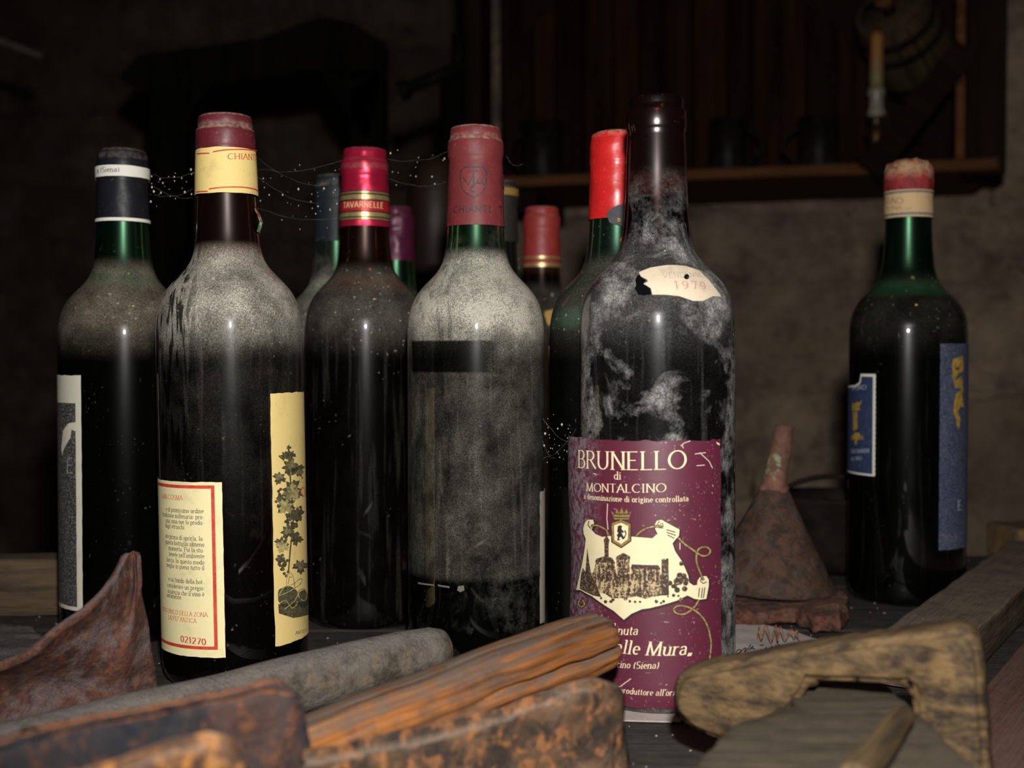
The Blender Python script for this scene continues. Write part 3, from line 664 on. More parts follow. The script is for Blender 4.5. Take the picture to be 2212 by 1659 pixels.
b.glass(glass_mat('glass_seven', DKGREEN, 0.2, 0.02, seed=7, neck=0.01), wine, 0.21)
b.capsule(capsule_mat('capsule_dark', (0.022, 0.020, 0.018), 0.5, 0, 0.4, 7), b.hit(1080, 520)[1], seed=7)
b.band('yellow_ring', b.hit(1080, 420)[1], b.hit(1080, 405)[1], plain('ochre_band', (0.30, 0.17, 0.04), 0.6), 0.0012)
b = Bottle('wine_bottle', 1170, 0.957, R=0.0368, H=0.288, label='dark bottle with a red capsule edged in gold, far back between two nearer bottles')
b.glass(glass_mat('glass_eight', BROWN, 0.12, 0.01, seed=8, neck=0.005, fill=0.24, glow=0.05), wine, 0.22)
b.capsule(capsule_mat('capsule_dull_red', (0.30, 0.028, 0.026), 0.5, 0, 0.5, 8), b.hit(1170, 572)[1], seed=8)
b.band('gold_ring', b.hit(1170, 576)[1], b.hit(1170, 568)[1], gold, 0.0011); b.band('gold_ring', b.hit(1170, 558)[1], b.hit(1170, 553)[1], gold, 0.0011)
om = paper_mat('orange_label', (0.50, 0.24, 0.06), (0.2, 0.08, 0.02), 0.5, 15)
b.sheet('neck_label', [b.hit(*p) for p in ((1174, 690), (1178, 672), (1195, 668), (1205, 656), (1225, 655), (1230, 690), (1215, 705), (1190, 704))], paper_mat('ochre_neck_paper', (0.55, 0.34, 0.10), (0.3, 0.15, 0.03), 0.6, 16), 0.0005)
b.sheet('body_label', b.rect(0.05, 1.3, 0.03, 0.178, 0.0003, 5), om, 0.0004)

# -- 9: far right
b = Bottle('wine_bottle', 1960, 0.840, R=0.0399, H=0.301, label='clean green bottle with blue labels and crumbling red wax top, standing apart at right')
b.glass(glass_mat('glass_nine', GREEN, 0.035, 0.0015, seed=9, neck=0.0005, specks=0.25, streak=0.012, zs=1.0), wine, 0.2)
wm = NT('crumbled_wax'); v = wm.vec(); nn = wm.noise(260, 6, 0.65); z3 = wm.sep()[2]
cc = wm.mix(wm.rng(wm.noise(120, 5), 0.4, 0.6), (0.30, 0.02, 0.02), (0.16, 0.012, 0.014))
cc = wm.mix(wm.mul(wm.rng(z3, 0.292, 0.2995), wm.rng(nn, 0.36, 0.52)), cc, (0.40, 0.24, 0.13))
wm = wm.done(wm.bsdf(cc, 0.6, 0, wm.bump(nn, 0.8, 0.002)))
zb = b.hit(1957, 409)[1]
prof = [(.0160, zb), (.0164, zb + .003), (.0166, zb + .009), (.0165, zb + .013), (.0158, zb + .016), (.0145, .304), (.012, .306), (.008, .3068), (.0004, .3066)]
prof = [(r, max(z, zb)) for r, z in prof]
V, F = lathe(prof, 64, lambda a, z, r: (mn.noise(Vector((math.sin(a)*3, math.cos(a)*3, z*260)))*0.0011 if r > .002 else 0) + (mn.noise(Vector((math.sin(a)*9, math.cos(a)*9, z*400)))*0.0005 if r > .002 else 0))
V = [(x, y, z + (mn.noise(Vector((x*210, y*210, 3)))*0.0022 if z > zb + .008 else 0)) for x, y, z in V]
mk('wax_cap', V, F, wm, b.root)
V, F = lathe([(.0142, .294), (.0142, zb + .002)], 48)
ob = paper_mat('stained_band_paper', (0.50, 0.34, 0.17), (0.16, 0.08, 0.05), 0.7, 17)
bd = b.band('neck_band', b.hit(1957, 468)[1], b.hit(1957, 409)[1], ob, 0.0012, amp=0.0002, seed=4)
gb = plain('grey_rule', (0.12, 0.14, 0.15), 0.7, 0, 0.3, 300)
b.band('rule', b.hit(1957, 464)[1], b.hit(1957, 459)[1], gb, 0.0014, bd, n=1); b.band('rule', b.hit(1957, 417)[1], b.hit(1957, 412)[1], gb, 0.0014, bd, n=1)
fd = plain('faded_ink', (0.24, 0.15, 0.08), 0.7)
b.text('lettering', 'CO AO', (1911, 440), (1952, 440), 12, fd, 0.0015, bd, thick=.14, thin=.07); b.text('lettering', 'ZONA', (1917, 453), (1950, 453), 7, fd, 0.0015, bd)
blue = paper_mat('label_blue', (0.006, 0.020, 0.072), (0.03, 0.045, 0.085), 0.4, 18, grain=0.12)
t1 = b.hit(1891, 900)[0]; zt = b.hit(1889, 808)[1]; zb = b.hit(1891, 1029)[1]
wp9 = paper_mat('label_white_edge', (0.62, 0.60, 0.52), seed=19)
per = []
n = 40
for i in range(n): per.append((t1 + (0.008 if i % 2 else 0.0), zb + (zt-zb)*i/n))
ca = b.hit(1860, 810); cb = b.hit(1857, 826)
L = b.sheet('vintage_label', [(t1 - 1.4, zb)] + per + [(t1, zt), (ca[0], zt), (ca[0] - .02, ca[1] - .003), (cb[0], cb[1]), (cb[0] - .12, cb[1] - .002), (t1 - 1.4, cb[1] - .004)], wp9, 0.0003)
t2 = b.hit(1886, 900)[0]
b.sheet('blue_panel', [(t1 - 1.38, zb + .0013), (t2, zb + .0013), (t2, zt - .0018), (ca[0] + .02, zt - .0018), (ca[0] + .01, ca[1] - .0045), (cb[0] + .02, cb[1] - .001), (cb[0] - .1, cb[1] - .0035), (t1 - 1.38, cb[1] - .005)], blue, 0.0004, L)
m_pale = plain('pale_blue_ink', (0.33, 0.38, 0.44), 0.7)
b.text('lettering', "D'ORO", (1842, 843), (1872, 841), 9.5, m_pale, 0.0005, L, thick=.13, thin=.08, serif=False)
m_gold9 = plain('gold_print', (0.42, 0.27, 0.05), 0.5, 0.2, 0.4, 400)
b.art('gold_emblem', [[(1842, 871), (1853, 871), (1852, 866), (1858, 870), (1862, 864), (1862, 872), (1858, 876), (1859, 886), (1842, 888)], [(1844, 890), (1853, 888), (1854, 925), (1848, 930), (1844, 930)], [(1843, 940), (1848, 934), (1858, 936), (1860, 942), (1854, 950), (1852, 960), (1848, 960), (1847, 948), (1842, 947)]], m_gold9, 0.0005, L)
b.text('lettering', 'BAGB', (1840, 951), (1866, 949), 9, m_gold9, 0.0006, L, thick=.2, thin=.1, serif=False)
b.text('lettering', 'DEI BARBI', (1840, 979), (1879, 977), 8, m_pale, 0.0005, L, thick=.14, thin=.07); b.text('lettering', 'ALCINO', (1840, 995), (1863, 993), 7, m_pale, 0.0005, L, thick=.13, thin=.07)
blue2 = paper_mat('label_blue_dusty', (0.016, 0.028, 0.070), (0.085, 0.095, 0.125), 0.5, 20, grain=0.28)
t1 = b.hit(2029, 950)[0]; zt = b.hit(2035, 742)[1]; zb = b.hit(2045, 1188)[1]
L = b.sheet('crest_label', b.rect(t1, t1 + 1.7, zb, zt, 0.0002, 31), blue2, 0.0003)
b.art('gold_ribbon', [[(2056, 776), (2078, 769), (2080, 800), (2070, 806), (2060, 822), (2056, 814)], [(2059, 824), (2076, 812), (2080, 850), (2072, 838), (2062, 838)], [(2064, 850), (2076, 842), (2080, 880), (2072, 878), (2068, 890), (2073, 905), (2070, 928), (2066, 920), (2064, 905), (2058, 890), (2060, 868)]], m_gold9, 0.0005, L)
b.art('ribbon_mark', [[(2062, 795), (2070, 792), (2070, 801), (2066, 798), (2063, 802)]], m_black, 0.0006, L)
b.text('lettering', 'E', (2067, 1102), (2076, 1101), 20, m_pale, 0.0005, L, thick=.1, thin=.06)

# -- 10: bright red capsule behind the Brunello
b = Bottle('wine_bottle', 1331, 0.686, H=0.2965, label='green bottle with a bright red wax-like capsule, tucked behind the big burgundy-labelled bottle')
b.glass(glass_mat('glass_ten', (0.05, 0.34, 0.16), 0.09, 0.001, seed=10, neck=0.004, specks=1.0, fill=0.19), wine, 0.195)
b.capsule(capsule_mat('capsule_scarlet', (0.52, 0.012, 0.012), 0.32, 0, 0.55, 10, ringz=(0.2935, 0.30)), b.hit(1300, 471)[1], seed=10, wr=0.0002, dome=0.002, smooth_lip=True)
nb = paper_mat('black_neck_paper', (0.028, 0.032, 0.036), amt=0.2, seed=22)
L = b.art('neck_label', [[(1311, 462), (1322, 450), (1345, 440), (1372, 436), (1390, 440), (1390, 500), (1350, 505), (1345, 490), (1318, 482)]], nb, 0.0012, b.root)
b.text('lettering', 'B', (1334, 479), (1339.5, 479), 7, plain('orange_ink', (0.5, 0.2, 0.05)), 0.0014, L, thick=.18, thin=.1)
b.art('red_seal', [[(1338, 518), (1345, 510), (1356, 508), (1366, 520), (1364, 535), (1352, 532), (1343, 528)]], m_red, 0.0008, b.root)

# -- 11: Brunello
B = b = Bottle('wine_bottle', 1424, 0.5945, H=0.297, tilt=(0, -0.35), label='big uncorked dark bottle with a peeling burgundy castle label, nearest the camera on the right', base_z=0.0009)
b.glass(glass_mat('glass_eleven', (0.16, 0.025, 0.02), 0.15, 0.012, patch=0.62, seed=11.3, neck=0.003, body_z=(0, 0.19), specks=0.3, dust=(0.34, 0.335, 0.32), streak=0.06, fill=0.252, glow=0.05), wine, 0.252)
Zb = lambda x, y: (1150 + x/3.318, 180 + y/3.318)
vp = paper_mat('vintage_paper', (0.62, 0.52, 0.38), (0.30, 0.23, 0.15), 0.6, 23)
L = b.art('shoulder_label', [[Zb(*p) for p in ((765, 1355), (800, 1338), (850, 1320), (960, 1303), (1030, 1303), (1100, 1310), (1190, 1340), (1250, 1400), (1300, 1460), (1350, 1530), (1290, 1525), (1250, 1545), (1220, 1560), (1150, 1560), (1050, 1525), (950, 1515), (860, 1515), (850, 1470), (815, 1447), (797, 1437), (830, 1420), (820, 1405), (780, 1385))]], vp, 0.0004, b.root)
cl = plain('bare_black_glass', (0.004, 0.004, 0.005), 0.12)
b.art('torn_hole', [[Zb(*p) for p in circle(1102, 1386, 20, 10, .3)]], cl, 0.0006, L)
b.art('torn_gap', [[Zb(*p) for p in ((738, 1410), (752, 1378), (775, 1372), (785, 1392), (815, 1410), (800, 1432), (845, 1470), (852, 1512), (800, 1520), (760, 1515), (735, 1470), (745, 1440))]], cl, 0.00025, b.root)
m_vg = plain('faded_grey_ink', (0.25, 0.22, 0.18), 0.7); m_vp = plain('faded_pink_ink', (0.50, 0.22, 0.19), 0.7)
b.text('lettering', 'VENDEMMIA', (1432, 601), (1527, 598), 11, m_vg, 0.0006, L, thick=.06, thin=.05, serif=False, track=.12)
b.text('lettering', '1979', (1456, 624), (1526, 626), 17, m_vp, 0.0006, L, thick=.09, thin=.06, serif=False, track=.22)
# peeling label: left half swings out on a wider curve
TH0, R1 = math.radians(-35), 0.0382; DD = 0.0122; R2 = R1 + DD
c2 = Vector((-DD*math.sin(TH0), DD*math.cos(TH0)))       # centre of wider curve (x, y) in bottle space
def psurf(th, z):
    r1 = b.rad(z)
    if th > TH0 or th < -2.6: return r1
    dx, dy = math.sin(th), -math.cos(th); bq = dx*c2.x + dy*c2.y; cq = c2.length_squared - R2*R2
    r = bq + math.sqrt(max(0, bq*bq - cq))
    lift = 1.0 + 0.12*math.sin(z*70)
    return max(r1, r1 + (r - R1)*lift)
bp = paper_mat('label_burgundy', (0.098, 0.014, 0.032), (0.06, 0.010, 0.022), 0.4, 24, rough=0.5, scratch=0.9, edge=(-0.029, -0.043))
t1 = b.hit(1556, 1000, psurf)[0]; zt = b.hit(1420, 953, psurf)[1]; zb = 0.0032
P = b.rect(-1.75, t1, zb, zt, 0.0005, 41, 34)
L = b.sheet('front_label', P, bp, 0.0003, surf=psurf)
ZL = lambda x, y: (1200 + x/2.676, 940 + y/2.676)
b.art('torn_corner', [[ZL(*p) for p in ((925, 38), (945, 48), (945, 60), (930, 52))]], m_creamt, 0.0004, L, psurf)
def bt(st, x0, y0, x1, y1, h, **kw): b.text('lettering', st, ZL(x0, y0), ZL(x1, y1), h/2.676, m_creamt, 0.0008, L, psurf, **kw)
bt('BRUNELLO', 138, 186, 755, 190, 103, thick=.125, thin=.045)
bt('di', 342, 254, 384, 255, 44, thick=.12, thin=.05); bt('MONTALCINO', 186, 322, 640, 326, 48, thick=.12, thin=.05)
bt('a denominazione di origine controllata', 172, 366, 766, 380, 33, thick=.13, thin=.06)
bt('tenuta', 318, 1148, 478, 1152, 52, thick=.12, thin=.05, slant=.2)
bt('Poggio', 60, 1240, 318, 1250, 76, thick=.13, thin=.05, slant=.2)
bt('alle Mura„', 348, 1252, 790, 1262, 78, thick=.13, thin=.05, slant=.2)
bt('Montalcino (Siena)', 238, 1322, 597, 1346, 40, thick=.12, thin=.05, slant=.2)
bt("Imbottigliato dal produttore all'origine", 150, 1424, 760, 1496, 36, thick=.12, thin=.05, slant=.2)
bt('0,720', 286, 1532, 356, 1532, 30, thick=.13, thin=.07, serif=False)
scroll = [(165, 540), (175, 505), (192, 488), (222, 488), (228, 508), (222, 530), (212, 545), (235, 570), (275, 588), (330, 580), (440, 585), (500, 590), (560, 595), (590, 570), (578, 545), (572, 520), (586, 494), (612, 488), (660, 515), (715, 545), (712, 580), (690, 605), (675, 625), (690, 670), (730, 730), (752, 780), (765, 812), (770, 850), (795, 868), (815, 865), (818, 840), (836, 814), (868, 814), (882, 834), (882, 870), (868, 945), (830, 950), (800, 945), (760, 925), (700, 955), (600, 985), (540, 1000), (500, 1005), (440, 1032), (398, 1066), (340, 1015), (270, 970), (215, 930), (150, 895), (125, 895), (140, 830), (160, 740), (175, 650), (180, 600), (168, 570)]
m_scroll = paper_mat('scroll_print', (0.74, 0.64, 0.40), (0.5, 0.4, 0.22), 0.25, 25); m_out = plain('dark_outline_ink', (0.022, 0.010, 0.012), 0.7)
b.line('scroll_outline', [[ZL(x + 3, y + 6) for x, y in scroll + scroll[:1]]], 6.0, m_out, 0.0004, L, psurf)
b.art('scroll_panel', [[ZL(*p) for p in scroll]], m_scroll, 0.0005, L, psurf)
st = NT('castle_stipple'); cq = st.mix(st.rng(st.add(st.noise(900, 3, .7), st.mul(st.math('SUBTRACT', st.noise(1, 2, .6, st.vec((700, 700, 150))), 0.5), 0.7)), 0.47, 0.58), (0.055, 0.026, 0.018), (0.50, 0.38, 0.20)); m_cas = st.done(st.bsdf(cq, 0.7))
st = NT('castle_dark'); cq = st.mix(st.rng(st.noise(1000, 3, .7), 0.55, 0.66), (0.045, 0.02, 0.015), (0.42, 0.32, 0.17)); m_cad = st.done(st.bsdf(cq, 0.7))
b.art('castle_wall', [[ZL(*p) for p in q] for q in ([(222, 800), (240, 730), (345, 730), (355, 800)], [(356, 860), (356, 712), (432, 712), (436, 860)], [(436, 810), (440, 770), (604, 772), (610, 810)], [(206, 800), (238, 790), (612, 806), (613, 925), (560, 935), (520, 945), (470, 930), (420, 940), (330, 942), (290, 915), (240, 905)])], m_cas, 0.0006, L, psurf)
b.art('castle_dark_print', [[ZL(*p) for p in q] for q in ([(288, 705), (288, 630), (283, 606), (300, 578), (317, 606), (312, 630), (312, 705)], [(232, 732), (245, 712), (285, 700), (330, 706), (352, 738)], [(350, 718), (358, 700), (396, 678), (436, 702), (434, 716)], [(436, 772), (444, 745), (595, 750), (608, 776)], [(612, 925), (612, 712), (620, 720), (626, 710), (634, 720), (641, 710), (652, 712), (655, 925)], [(190, 650), (202, 740), (212, 800), (240, 860), (270, 935), (222, 925), (146, 885), (155, 800), (165, 765), (180, 790)])] +
      [[ZL(*p) for p in circle(715 + random.gauss(0, 28), 830 + random.gauss(0, 36), 17, 7, .5, k)] for k in range(16)] +
      [[ZL(*p) for p in ((245 + k*24, 800), (262 + k*24, 800), (260 + k*24, 832), (254 + k*24, 842), (247 + k*24, 832))] for k in range(15)] +
      [[ZL(*p) for p in circle(270 + k*24 + random.uniform(-8, 8), 935 + random.uniform(-6, 20) + 20*math.sin(k), random.uniform(6, 12), 6, .6, k)] for k in range(20)], m_cad, 0.00065, L, psurf)
b.art('castle_window', [[ZL(x, y), ZL(x + 8, y), ZL(x + 8, y + 14), ZL(x, y + 14)] for x, y in ((370, 735), (410, 735), (372, 770), (408, 770), (270, 752), (310, 752), (470, 782), (510, 783), (550, 784))], m_out, 0.0007, L, psurf)
for q in ([(600, 495), (590, 515), (600, 535), (622, 525), (618, 508), (604, 512)], [(200, 495), (196, 520), (212, 540)], [(640, 545), (690, 560)], [(640, 560), (694, 578)], [(645, 575), (685, 595)], [(840, 820), (832, 842), (850, 856), (868, 846)], [(845, 880), (838, 940)], [(858, 878), (850, 940)], [(828, 880), (822, 935)]): b.line('parchment_fold', [[ZL(*p) for p in q]], 2.0, m_out, 0.0007, L, psurf)
m_rope = plain('rope_print', (0.30, 0.20, 0.07), 0.7, 0, 0.6, 900)
ropes = [[ZL(*p) for p in smooth_line(q, 8)] for q in ([(212, 525), (240, 520), (270, 530), (300, 550), (312, 578)], [(468, 582), (500, 552), (540, 533), (590, 525), (622, 532)], [(705, 590), (740, 625), (790, 662), (840, 695), (875, 690), (888, 664), (862, 645), (825, 655), (810, 690), (812, 740), (830, 790), (850, 838)], [(825, 950), (790, 1000), (740, 1032), (695, 1026), (682, 1005), (700, 986), (740, 986), (785, 1002), (830, 1035), (865, 1085), (885, 1150), (893, 1220), (880, 1312)], [(150, 950), (140, 975), (158, 992), (175, 975), (165, 950)])]
for q in ropes: b.line('rope_outline', [q], 6.2, m_out, 0.00072, L, psurf); b.line('rope_print', [q], 3.6, m_rope, 0.0008, L, psurf)
m_gc = plain('crest_gold', (0.26, 0.17, 0.05), 0.6, 0, 0.4, 700)
b.art('crest', [[ZL(*p) for p in ((324, 504), (385, 482), (444, 508), (442, 612), (385, 652), (328, 617))]], m_out, 0.00085, L, psurf)
b.art('crest', [[ZL(*p) for p in ((330, 508), (385, 488), (438, 512), (436, 609), (385, 645), (334, 613))]], m_gc, 0.0009, L, psurf)
b.art('crest_field', [[ZL(*p) for p in ((345, 520), (385, 505), (425, 525), (422, 600), (385, 628), (347, 605))]], m_scroll, 0.00095, L, psurf)
b.art('crest_lion', [[ZL(*p) for p in q] for q in ([(364, 545), (366, 526), (380, 518), (392, 526), (386, 536), (392, 548), (402, 556), (396, 564), (386, 560), (396, 580), (404, 596), (394, 602), (384, 586), (374, 592), (378, 606), (362, 608), (366, 590), (360, 575), (370, 565), (362, 556)], [(398, 590), (410, 570), (402, 552), (408, 546), (416, 566), (406, 594)])], m_out, 0.001, L, psurf)
b.art('crown', [[ZL(*p) for p in ((345, 486), (328, 438), (350, 455), (358, 424), (374, 450), (387, 418), (400, 450), (416, 424), (424, 455), (442, 438), (426, 486))]], m_gc, 0.0009, L, psurf)
b.line('crown_line', [[ZL(*p) for p in q] for q in ([(344, 474), (428, 474)], [(338, 455), (434, 455)])], 2.0, m_out, 0.001, L, psurf)
m_scr = plain('pale_scratch', (0.62, 0.5, 0.42), 0.8)
for q in ([(308, 395), (304, 480), (310, 545)], [(440, 1405), (380, 1450), (330, 1478)], [(720, 62), (740, 45), (775, 32)], [(735, 75), (728, 55)], [(800, 108), (862, 100)], [(810, 176), (856, 172)], [(716, 620), (716, 660)], [(826, 100), (880, 150), (900, 190)]): b.line('scratch', [[ZL(*p) for p in q]], 1.8, m_scr, 0.0009, L, psurf)
# ================================================================== THINGS ON THE TABLE
def loft(name, p0, p1, prof, mat, parent=None, sides=36, rings=70, amp=0.0007, seed=0, notch=None, sq=2.0, bend=0.0, fr=60):
    """rod along local +X; prof = [(t, ry, rz)]"""
    p0, p1 = Vector(p0), Vector(p1); Ln = (p1 - p0).length
    ts = sorted(set([i/rings for i in range(rings+1)] + [p[0] for p in prof]))
    V, F = [], []
    for t in ts:
        ry = float(np.interp(t, [p[0] for p in prof], [p[1] for p in prof])); rz = float(np.interp(t, [p[0] for p in prof], [p[2] for p in prof]))
        for k in range(sides):
            a = 2*math.pi*k/sides; c, s = math.cos(a), math.sin(a)
            f = (abs(c)**sq + abs(s)**sq)**(-1/sq)
            if notch:
                for na, nw, nd in notch:
                    da = (a - na + math.pi) % (2*math.pi) - math.pi + 0.12*mn.noise(Vector((t*9, na, seed)))
                    f *= 1 - nd(t)*max(0, 1 - abs(da)/nw)
            q = Vector((t*Ln, ry*f*c, rz*f*s))
            q += mn.noise_vector(Vector((q.x*fr*0.5, q.y*fr, q.z*fr)) + Vector((seed*3, seed, 0)))*amp
            q.z += bend*math.sin(t*math.pi)
            V.append(q)
    n = len(ts)
    for i in range(n-1):
        for k in range(sides): F.append((i*sides+k, i*sides+(k+1) % sides, (i+1)*sides+(k+1) % sides, (i+1)*sides+k))
    F.append(tuple(reversed(range(sides)))); F.append(tuple(range((n-1)*sides, n*sides)))
    o = mk(name, V, F, mat, parent); o.matrix_world = basis(p0, p1); return o
# -- grey tool handle
m_greywood = rust_mat('weathered_grey_wood', (0.045, 0.036, 0.028), (0.105, 0.086, 0.068), (0.21, 0.15, 0.080), (0.175, 0.160, 0.150), 0.9, 0.35, 1.1, 1, patch=0.6)
o = loft('tool_handle', W(-70, 1663, 0.45), W(966, 1394, 0.595), [(0, .0145, .0145), (.3, .0137, .0137), (.75, .0128, .0128), (.88, .0132, .0130), (.955, .0120, .0115), (.985, .0100, .0092), (.997, .0065, .006), (1, .003, .003)], m_greywood, seed=2, amp=0.001)
tag(o, 'round grey weathered wooden handle with a rounded tip, lying before the cream-labelled bottle', 'tool handle')
# -- orange split handle
m_orange = wood_mat('orange_worn_wood', (0.050, 0.017, 0.006), (0.33, 0.115, 0.022), (0.105, 0.080, 0.062), 1.0, 'x', 5, dark=(0.035, 0.014, 0.007), darkamt=0.6, rough=0.55, grain=0.7)
nt = [(3.30, 0.15, lambda t: 0.10 + 0.55*max(0, (t - .5)/.5)), (2.35, 0.11, lambda t: 0.06 + 0.24*max(0, (t - .5)/.5)), (2.8, 0.09, lambda t: 0.09), (1.7, 0.09, lambda t: .10), (3.75, 0.1, lambda t: .10)]
o = loft('tool_handle', W(540, 1668, 0.43), W(1312, 1378, 0.53), [(0, .0105, .0115), (.3, .0115, .0125), (.7, .0120, .0135), (.9, .0118, .0130), (.972, .0116, .0122), (.992, .0106, .0104), (1, .0094, .0088)], m_orange, seed=4, notch=nt, sq=3.4, amp=0.0008, sides=84)
tag(o, 'orange-brown worn wooden handle with a split end, pointing at the burgundy label', 'tool handle')
# -- small wedge below the grey handle tip
m_brown = wood_mat('brown_wood', (0.06, 0.032, 0.018), (0.14, 0.075, 0.038), (0.15, 0.12, 0.09), 0.5, 'x', 6)
o = mkbm('wood_wedge', boxbm(0.05, 0.018, 0.0135, 0.002, 2, 0.001, 4, 6), m_brown, None, loc=(-0.047, 0.583, 0.0068), rot=(0, 0, 0.25))
tag(o, 'small dark brown wood wedge under the tip of the grey handle', 'wood piece')
# -- rusty bar in front
m_rustA = rust_mat('rust_crust', (0.022, 0.015, 0.011), (0.085, 0.045, 0.022), (0.26, 0.105, 0.032), (0.23, 0.18, 0.14), 0.75, 0.7, 1.0, 3, patch=0.3)
def plate(name, pts, d0, d1, x0, x1, depth, mat, bev, sub=0.006, amp=0.0012, seed=0):
    P = [W(x, y, d0 + (d1-d0)*(x - x0)/(x1 - x0)) for x, y in pts]
    for p in P: p.z = max(p.z, 0.0006)
    c = sum(P, Vector())/len(P); base = Vector((c.x, c.y, 0))
    bm = prism([p - base for p in P], depth, bev, 3)
    bmesh.ops.triangulate(bm, faces=bm.faces)
    for _ in range(5):
        ed = [e for e in bm.edges if e.calc_length() > sub]
        if not ed or len(bm.verts) > 9000: break
        bmesh.ops.subdivide_edges(bm, edges=ed, cuts=1); bmesh.ops.triangulate(bm, faces=bm.faces)
    for v in bm.verts:
        v.co += (mn.noise_vector(v.co*70 + Vector((seed*5, 0, 0))) + 0.5*mn.noise_vector(v.co*220 + Vector((0, seed*5, 0))))*amp
        if v.co.z + base.z < 0.0004: v.co.z = 0.0004 - base.z
    o = mkbm(name, bm, mat, None, True, loc=base); o.modifiers.new('wn', 'WEIGHTED_NORMAL'); return o
o = plate('rusty_bar', smooth_line([(640, 1640), (760, 1614), (889, 1590), (1045, 1547), (1179, 1502), (1240, 1480), (1285, 1478), (1318, 1505), (1330, 1560), (1338, 1665)], 3) + [(1345, 1850), (620, 1990)], 0.375, 0.445, 640, 1340, (0.006, 0.014, 0.001), m_rustA, 0.004, seed=1)
tag(o, 'thick bar crusted with orange rust, front centre below the orange handle', 'iron bar')
# -- rusty plate front left
m_rustB = rust_mat('rust_dark_plate', (0.006, 0.008, 0.012), (0.022, 0.020, 0.022), (0.22, 0.075, 0.022), (0.34, 0.125, 0.045), 1.0, 0.30, 0.8, 9, patch=0.15)
o = plate('rusty_hoe_blade', [(-120, 1632)] + smooth_line([(0, 1592), (200, 1553), (400, 1512), (540, 1484), (590, 1482), (622, 1502), (640, 1560), (655, 1660)], 3) + [(668, 1900), (-120, 2120)], 0.335, 0.395, 0, 650, (0.004, 0.007, 0.0), m_rustB, 0.0030, seed=3)
tag(o, 'dark iron hoe blade with rusty orange rim and rounded corner, front left', 'hoe blade')
m_rustC = rust_mat('rust_orange_plate', (0.05, 0.025, 0.014), (0.15, 0.065, 0.026), (0.40, 0.17, 0.04), (0.27, 0.20, 0.15), 0.7, 0.75, 0.9, 14, patch=0.4)
o = plate('rusty_hoe_blade', [(-40, 1740), (180, 1668)] + smooth_line([(300, 1632), (400, 1602), (440, 1594), (466, 1608), (482, 1640), (500, 1700)], 3) + [(520, 2050), (-40, 2400)], 0.285, 0.325, 0, 500, (0.003, 0.012, 0.0), m_rustC, 0.003, seed=6)
tag(o, 'orange rusted iron blade in the very front, below the dark hoe blade', 'hoe blade')
# -- pointed rusty blade on the left
m_rustD = rust_mat('rust_red_blade', (0.045, 0.022, 0.016), (0.092, 0.036, 0.025), (0.17, 0.065, 0.024), (0.19, 0.16, 0.16), 0.8, 0.6, 1.5, 21, patch=0.7)
def blade():
    left = [(287, 1190), (270, 1208), (258, 1236), (246, 1262), (222, 1292), (190, 1322), (130, 1364), (70, 1416), (0, 1448), (-70, 1470), (-110, 1500), (-120, 1545), (-120, 1600), (-120, 1640)]
    right = [(289, 1189), (297, 1204), (301, 1232), (306, 1265), (312, 1300), (318, 1335), (324, 1370), (330, 1410), (334, 1445), (337, 1475), (338, 1505), (339, 1540), (340, 1575), (341, 1620)]
    V, F = [], []; n = 26; rows = []
    L = smooth_line(left, 3); Rr = smooth_line(right, 3)
    for i, (l, r) in enumerate(zip(L, Rr)):
        for k in range(n + 1):
            t = k/n; px = l[0] + (r[0]-l[0])*t; py = l[1] + (r[1]-l[1])*t
            d = 0.565 - 0.06*(1 - t)**1.3*min(1, i/20) - 0.007*math.exp(-((t - .78)/.10)**2)*min(1, i/8) + 0.003*math.sin(t*5 + i*.08)*min(1, i/25)
            p = W(px, py, d); p += mn.noise_vector(p*60)*0.0012; p.z = max(p.z, 0.0008); V.append(p)
    m = len(L)
    for i in range(m-1):
        for k in range(n): F.append((i*(n+1)+k, i*(n+1)+k+1, (i+1)*(n+1)+k+1, (i+1)*(n+1)+k))
    base = Vector((-0.19, 0.54, 0)); o = mk('rusty_plough_blade', [v - base for v in V], F, m_rustD, None, True, loc=base)
    s = o.modifiers.new('thick', 'SOLIDIFY'); s.thickness = 0.0035; s.offset = 1
    return o
tag(blade(), 'pointed rusty red iron blade standing up in front of the leftmost bottle', 'plough blade')
# -- stone, bark and board at left
def rock(name, loc, sc, mat, seed, sub=3):
    bm = bmesh.new(); bmesh.ops.create_icosphere(bm, subdivisions=sub, radius=1.0)
    for v in bm.verts:
        v.co += mn.noise_vector(v.co*1.6 + Vector((seed, 0, 0)))*0.28 + mn.noise_vector(v.co*5 + Vector((seed, 3, 0)))*0.06
        v.co = Vector((v.co.x*sc[0], v.co.y*sc[1], v.co.z*sc[2]))
    mz = min(v.co.z for v in bm.verts)
    for v in bm.verts: v.co.z -= mz
    return mkbm(name, bm, mat, None, True, loc=loc)
tag(rock('stone', (-0.212, 0.478, 0.0), (0.026, 0.014, 0.010), plain('grey_stone', (0.14, 0.135, 0.13), 0.9, 0, 0.5, 150), 3), 'grey rounded stone at the left edge beside the pointed blade', 'stone')
m_board = wood_mat('old_brown_board', (0.040, 0.026, 0.014), (0.120, 0.076, 0.038), (0.15, 0.12, 0.095), 0.55, 'x', 8, dark=(0.03, 0.02, 0.012), darkamt=0.5)
o = mkbm('board', boxbm(0.30, 0.03, 0.037, 0.003, 2, 0.0012, 5, 18), m_board, None, loc=(-0.39, 0.789, 0.0188), rot=(0, 0, math.radians(2)))
tag(o, 'old brown board lying behind the leftmost bottle', 'board')
m_bark = rust_mat('grey_bark', (0.030, 0.022, 0.020), (0.085, 0.065, 0.058), (0.11, 0.045, 0.032), (0.15, 0.14, 0.13), 0.7, 0.5, 1.5, 31)
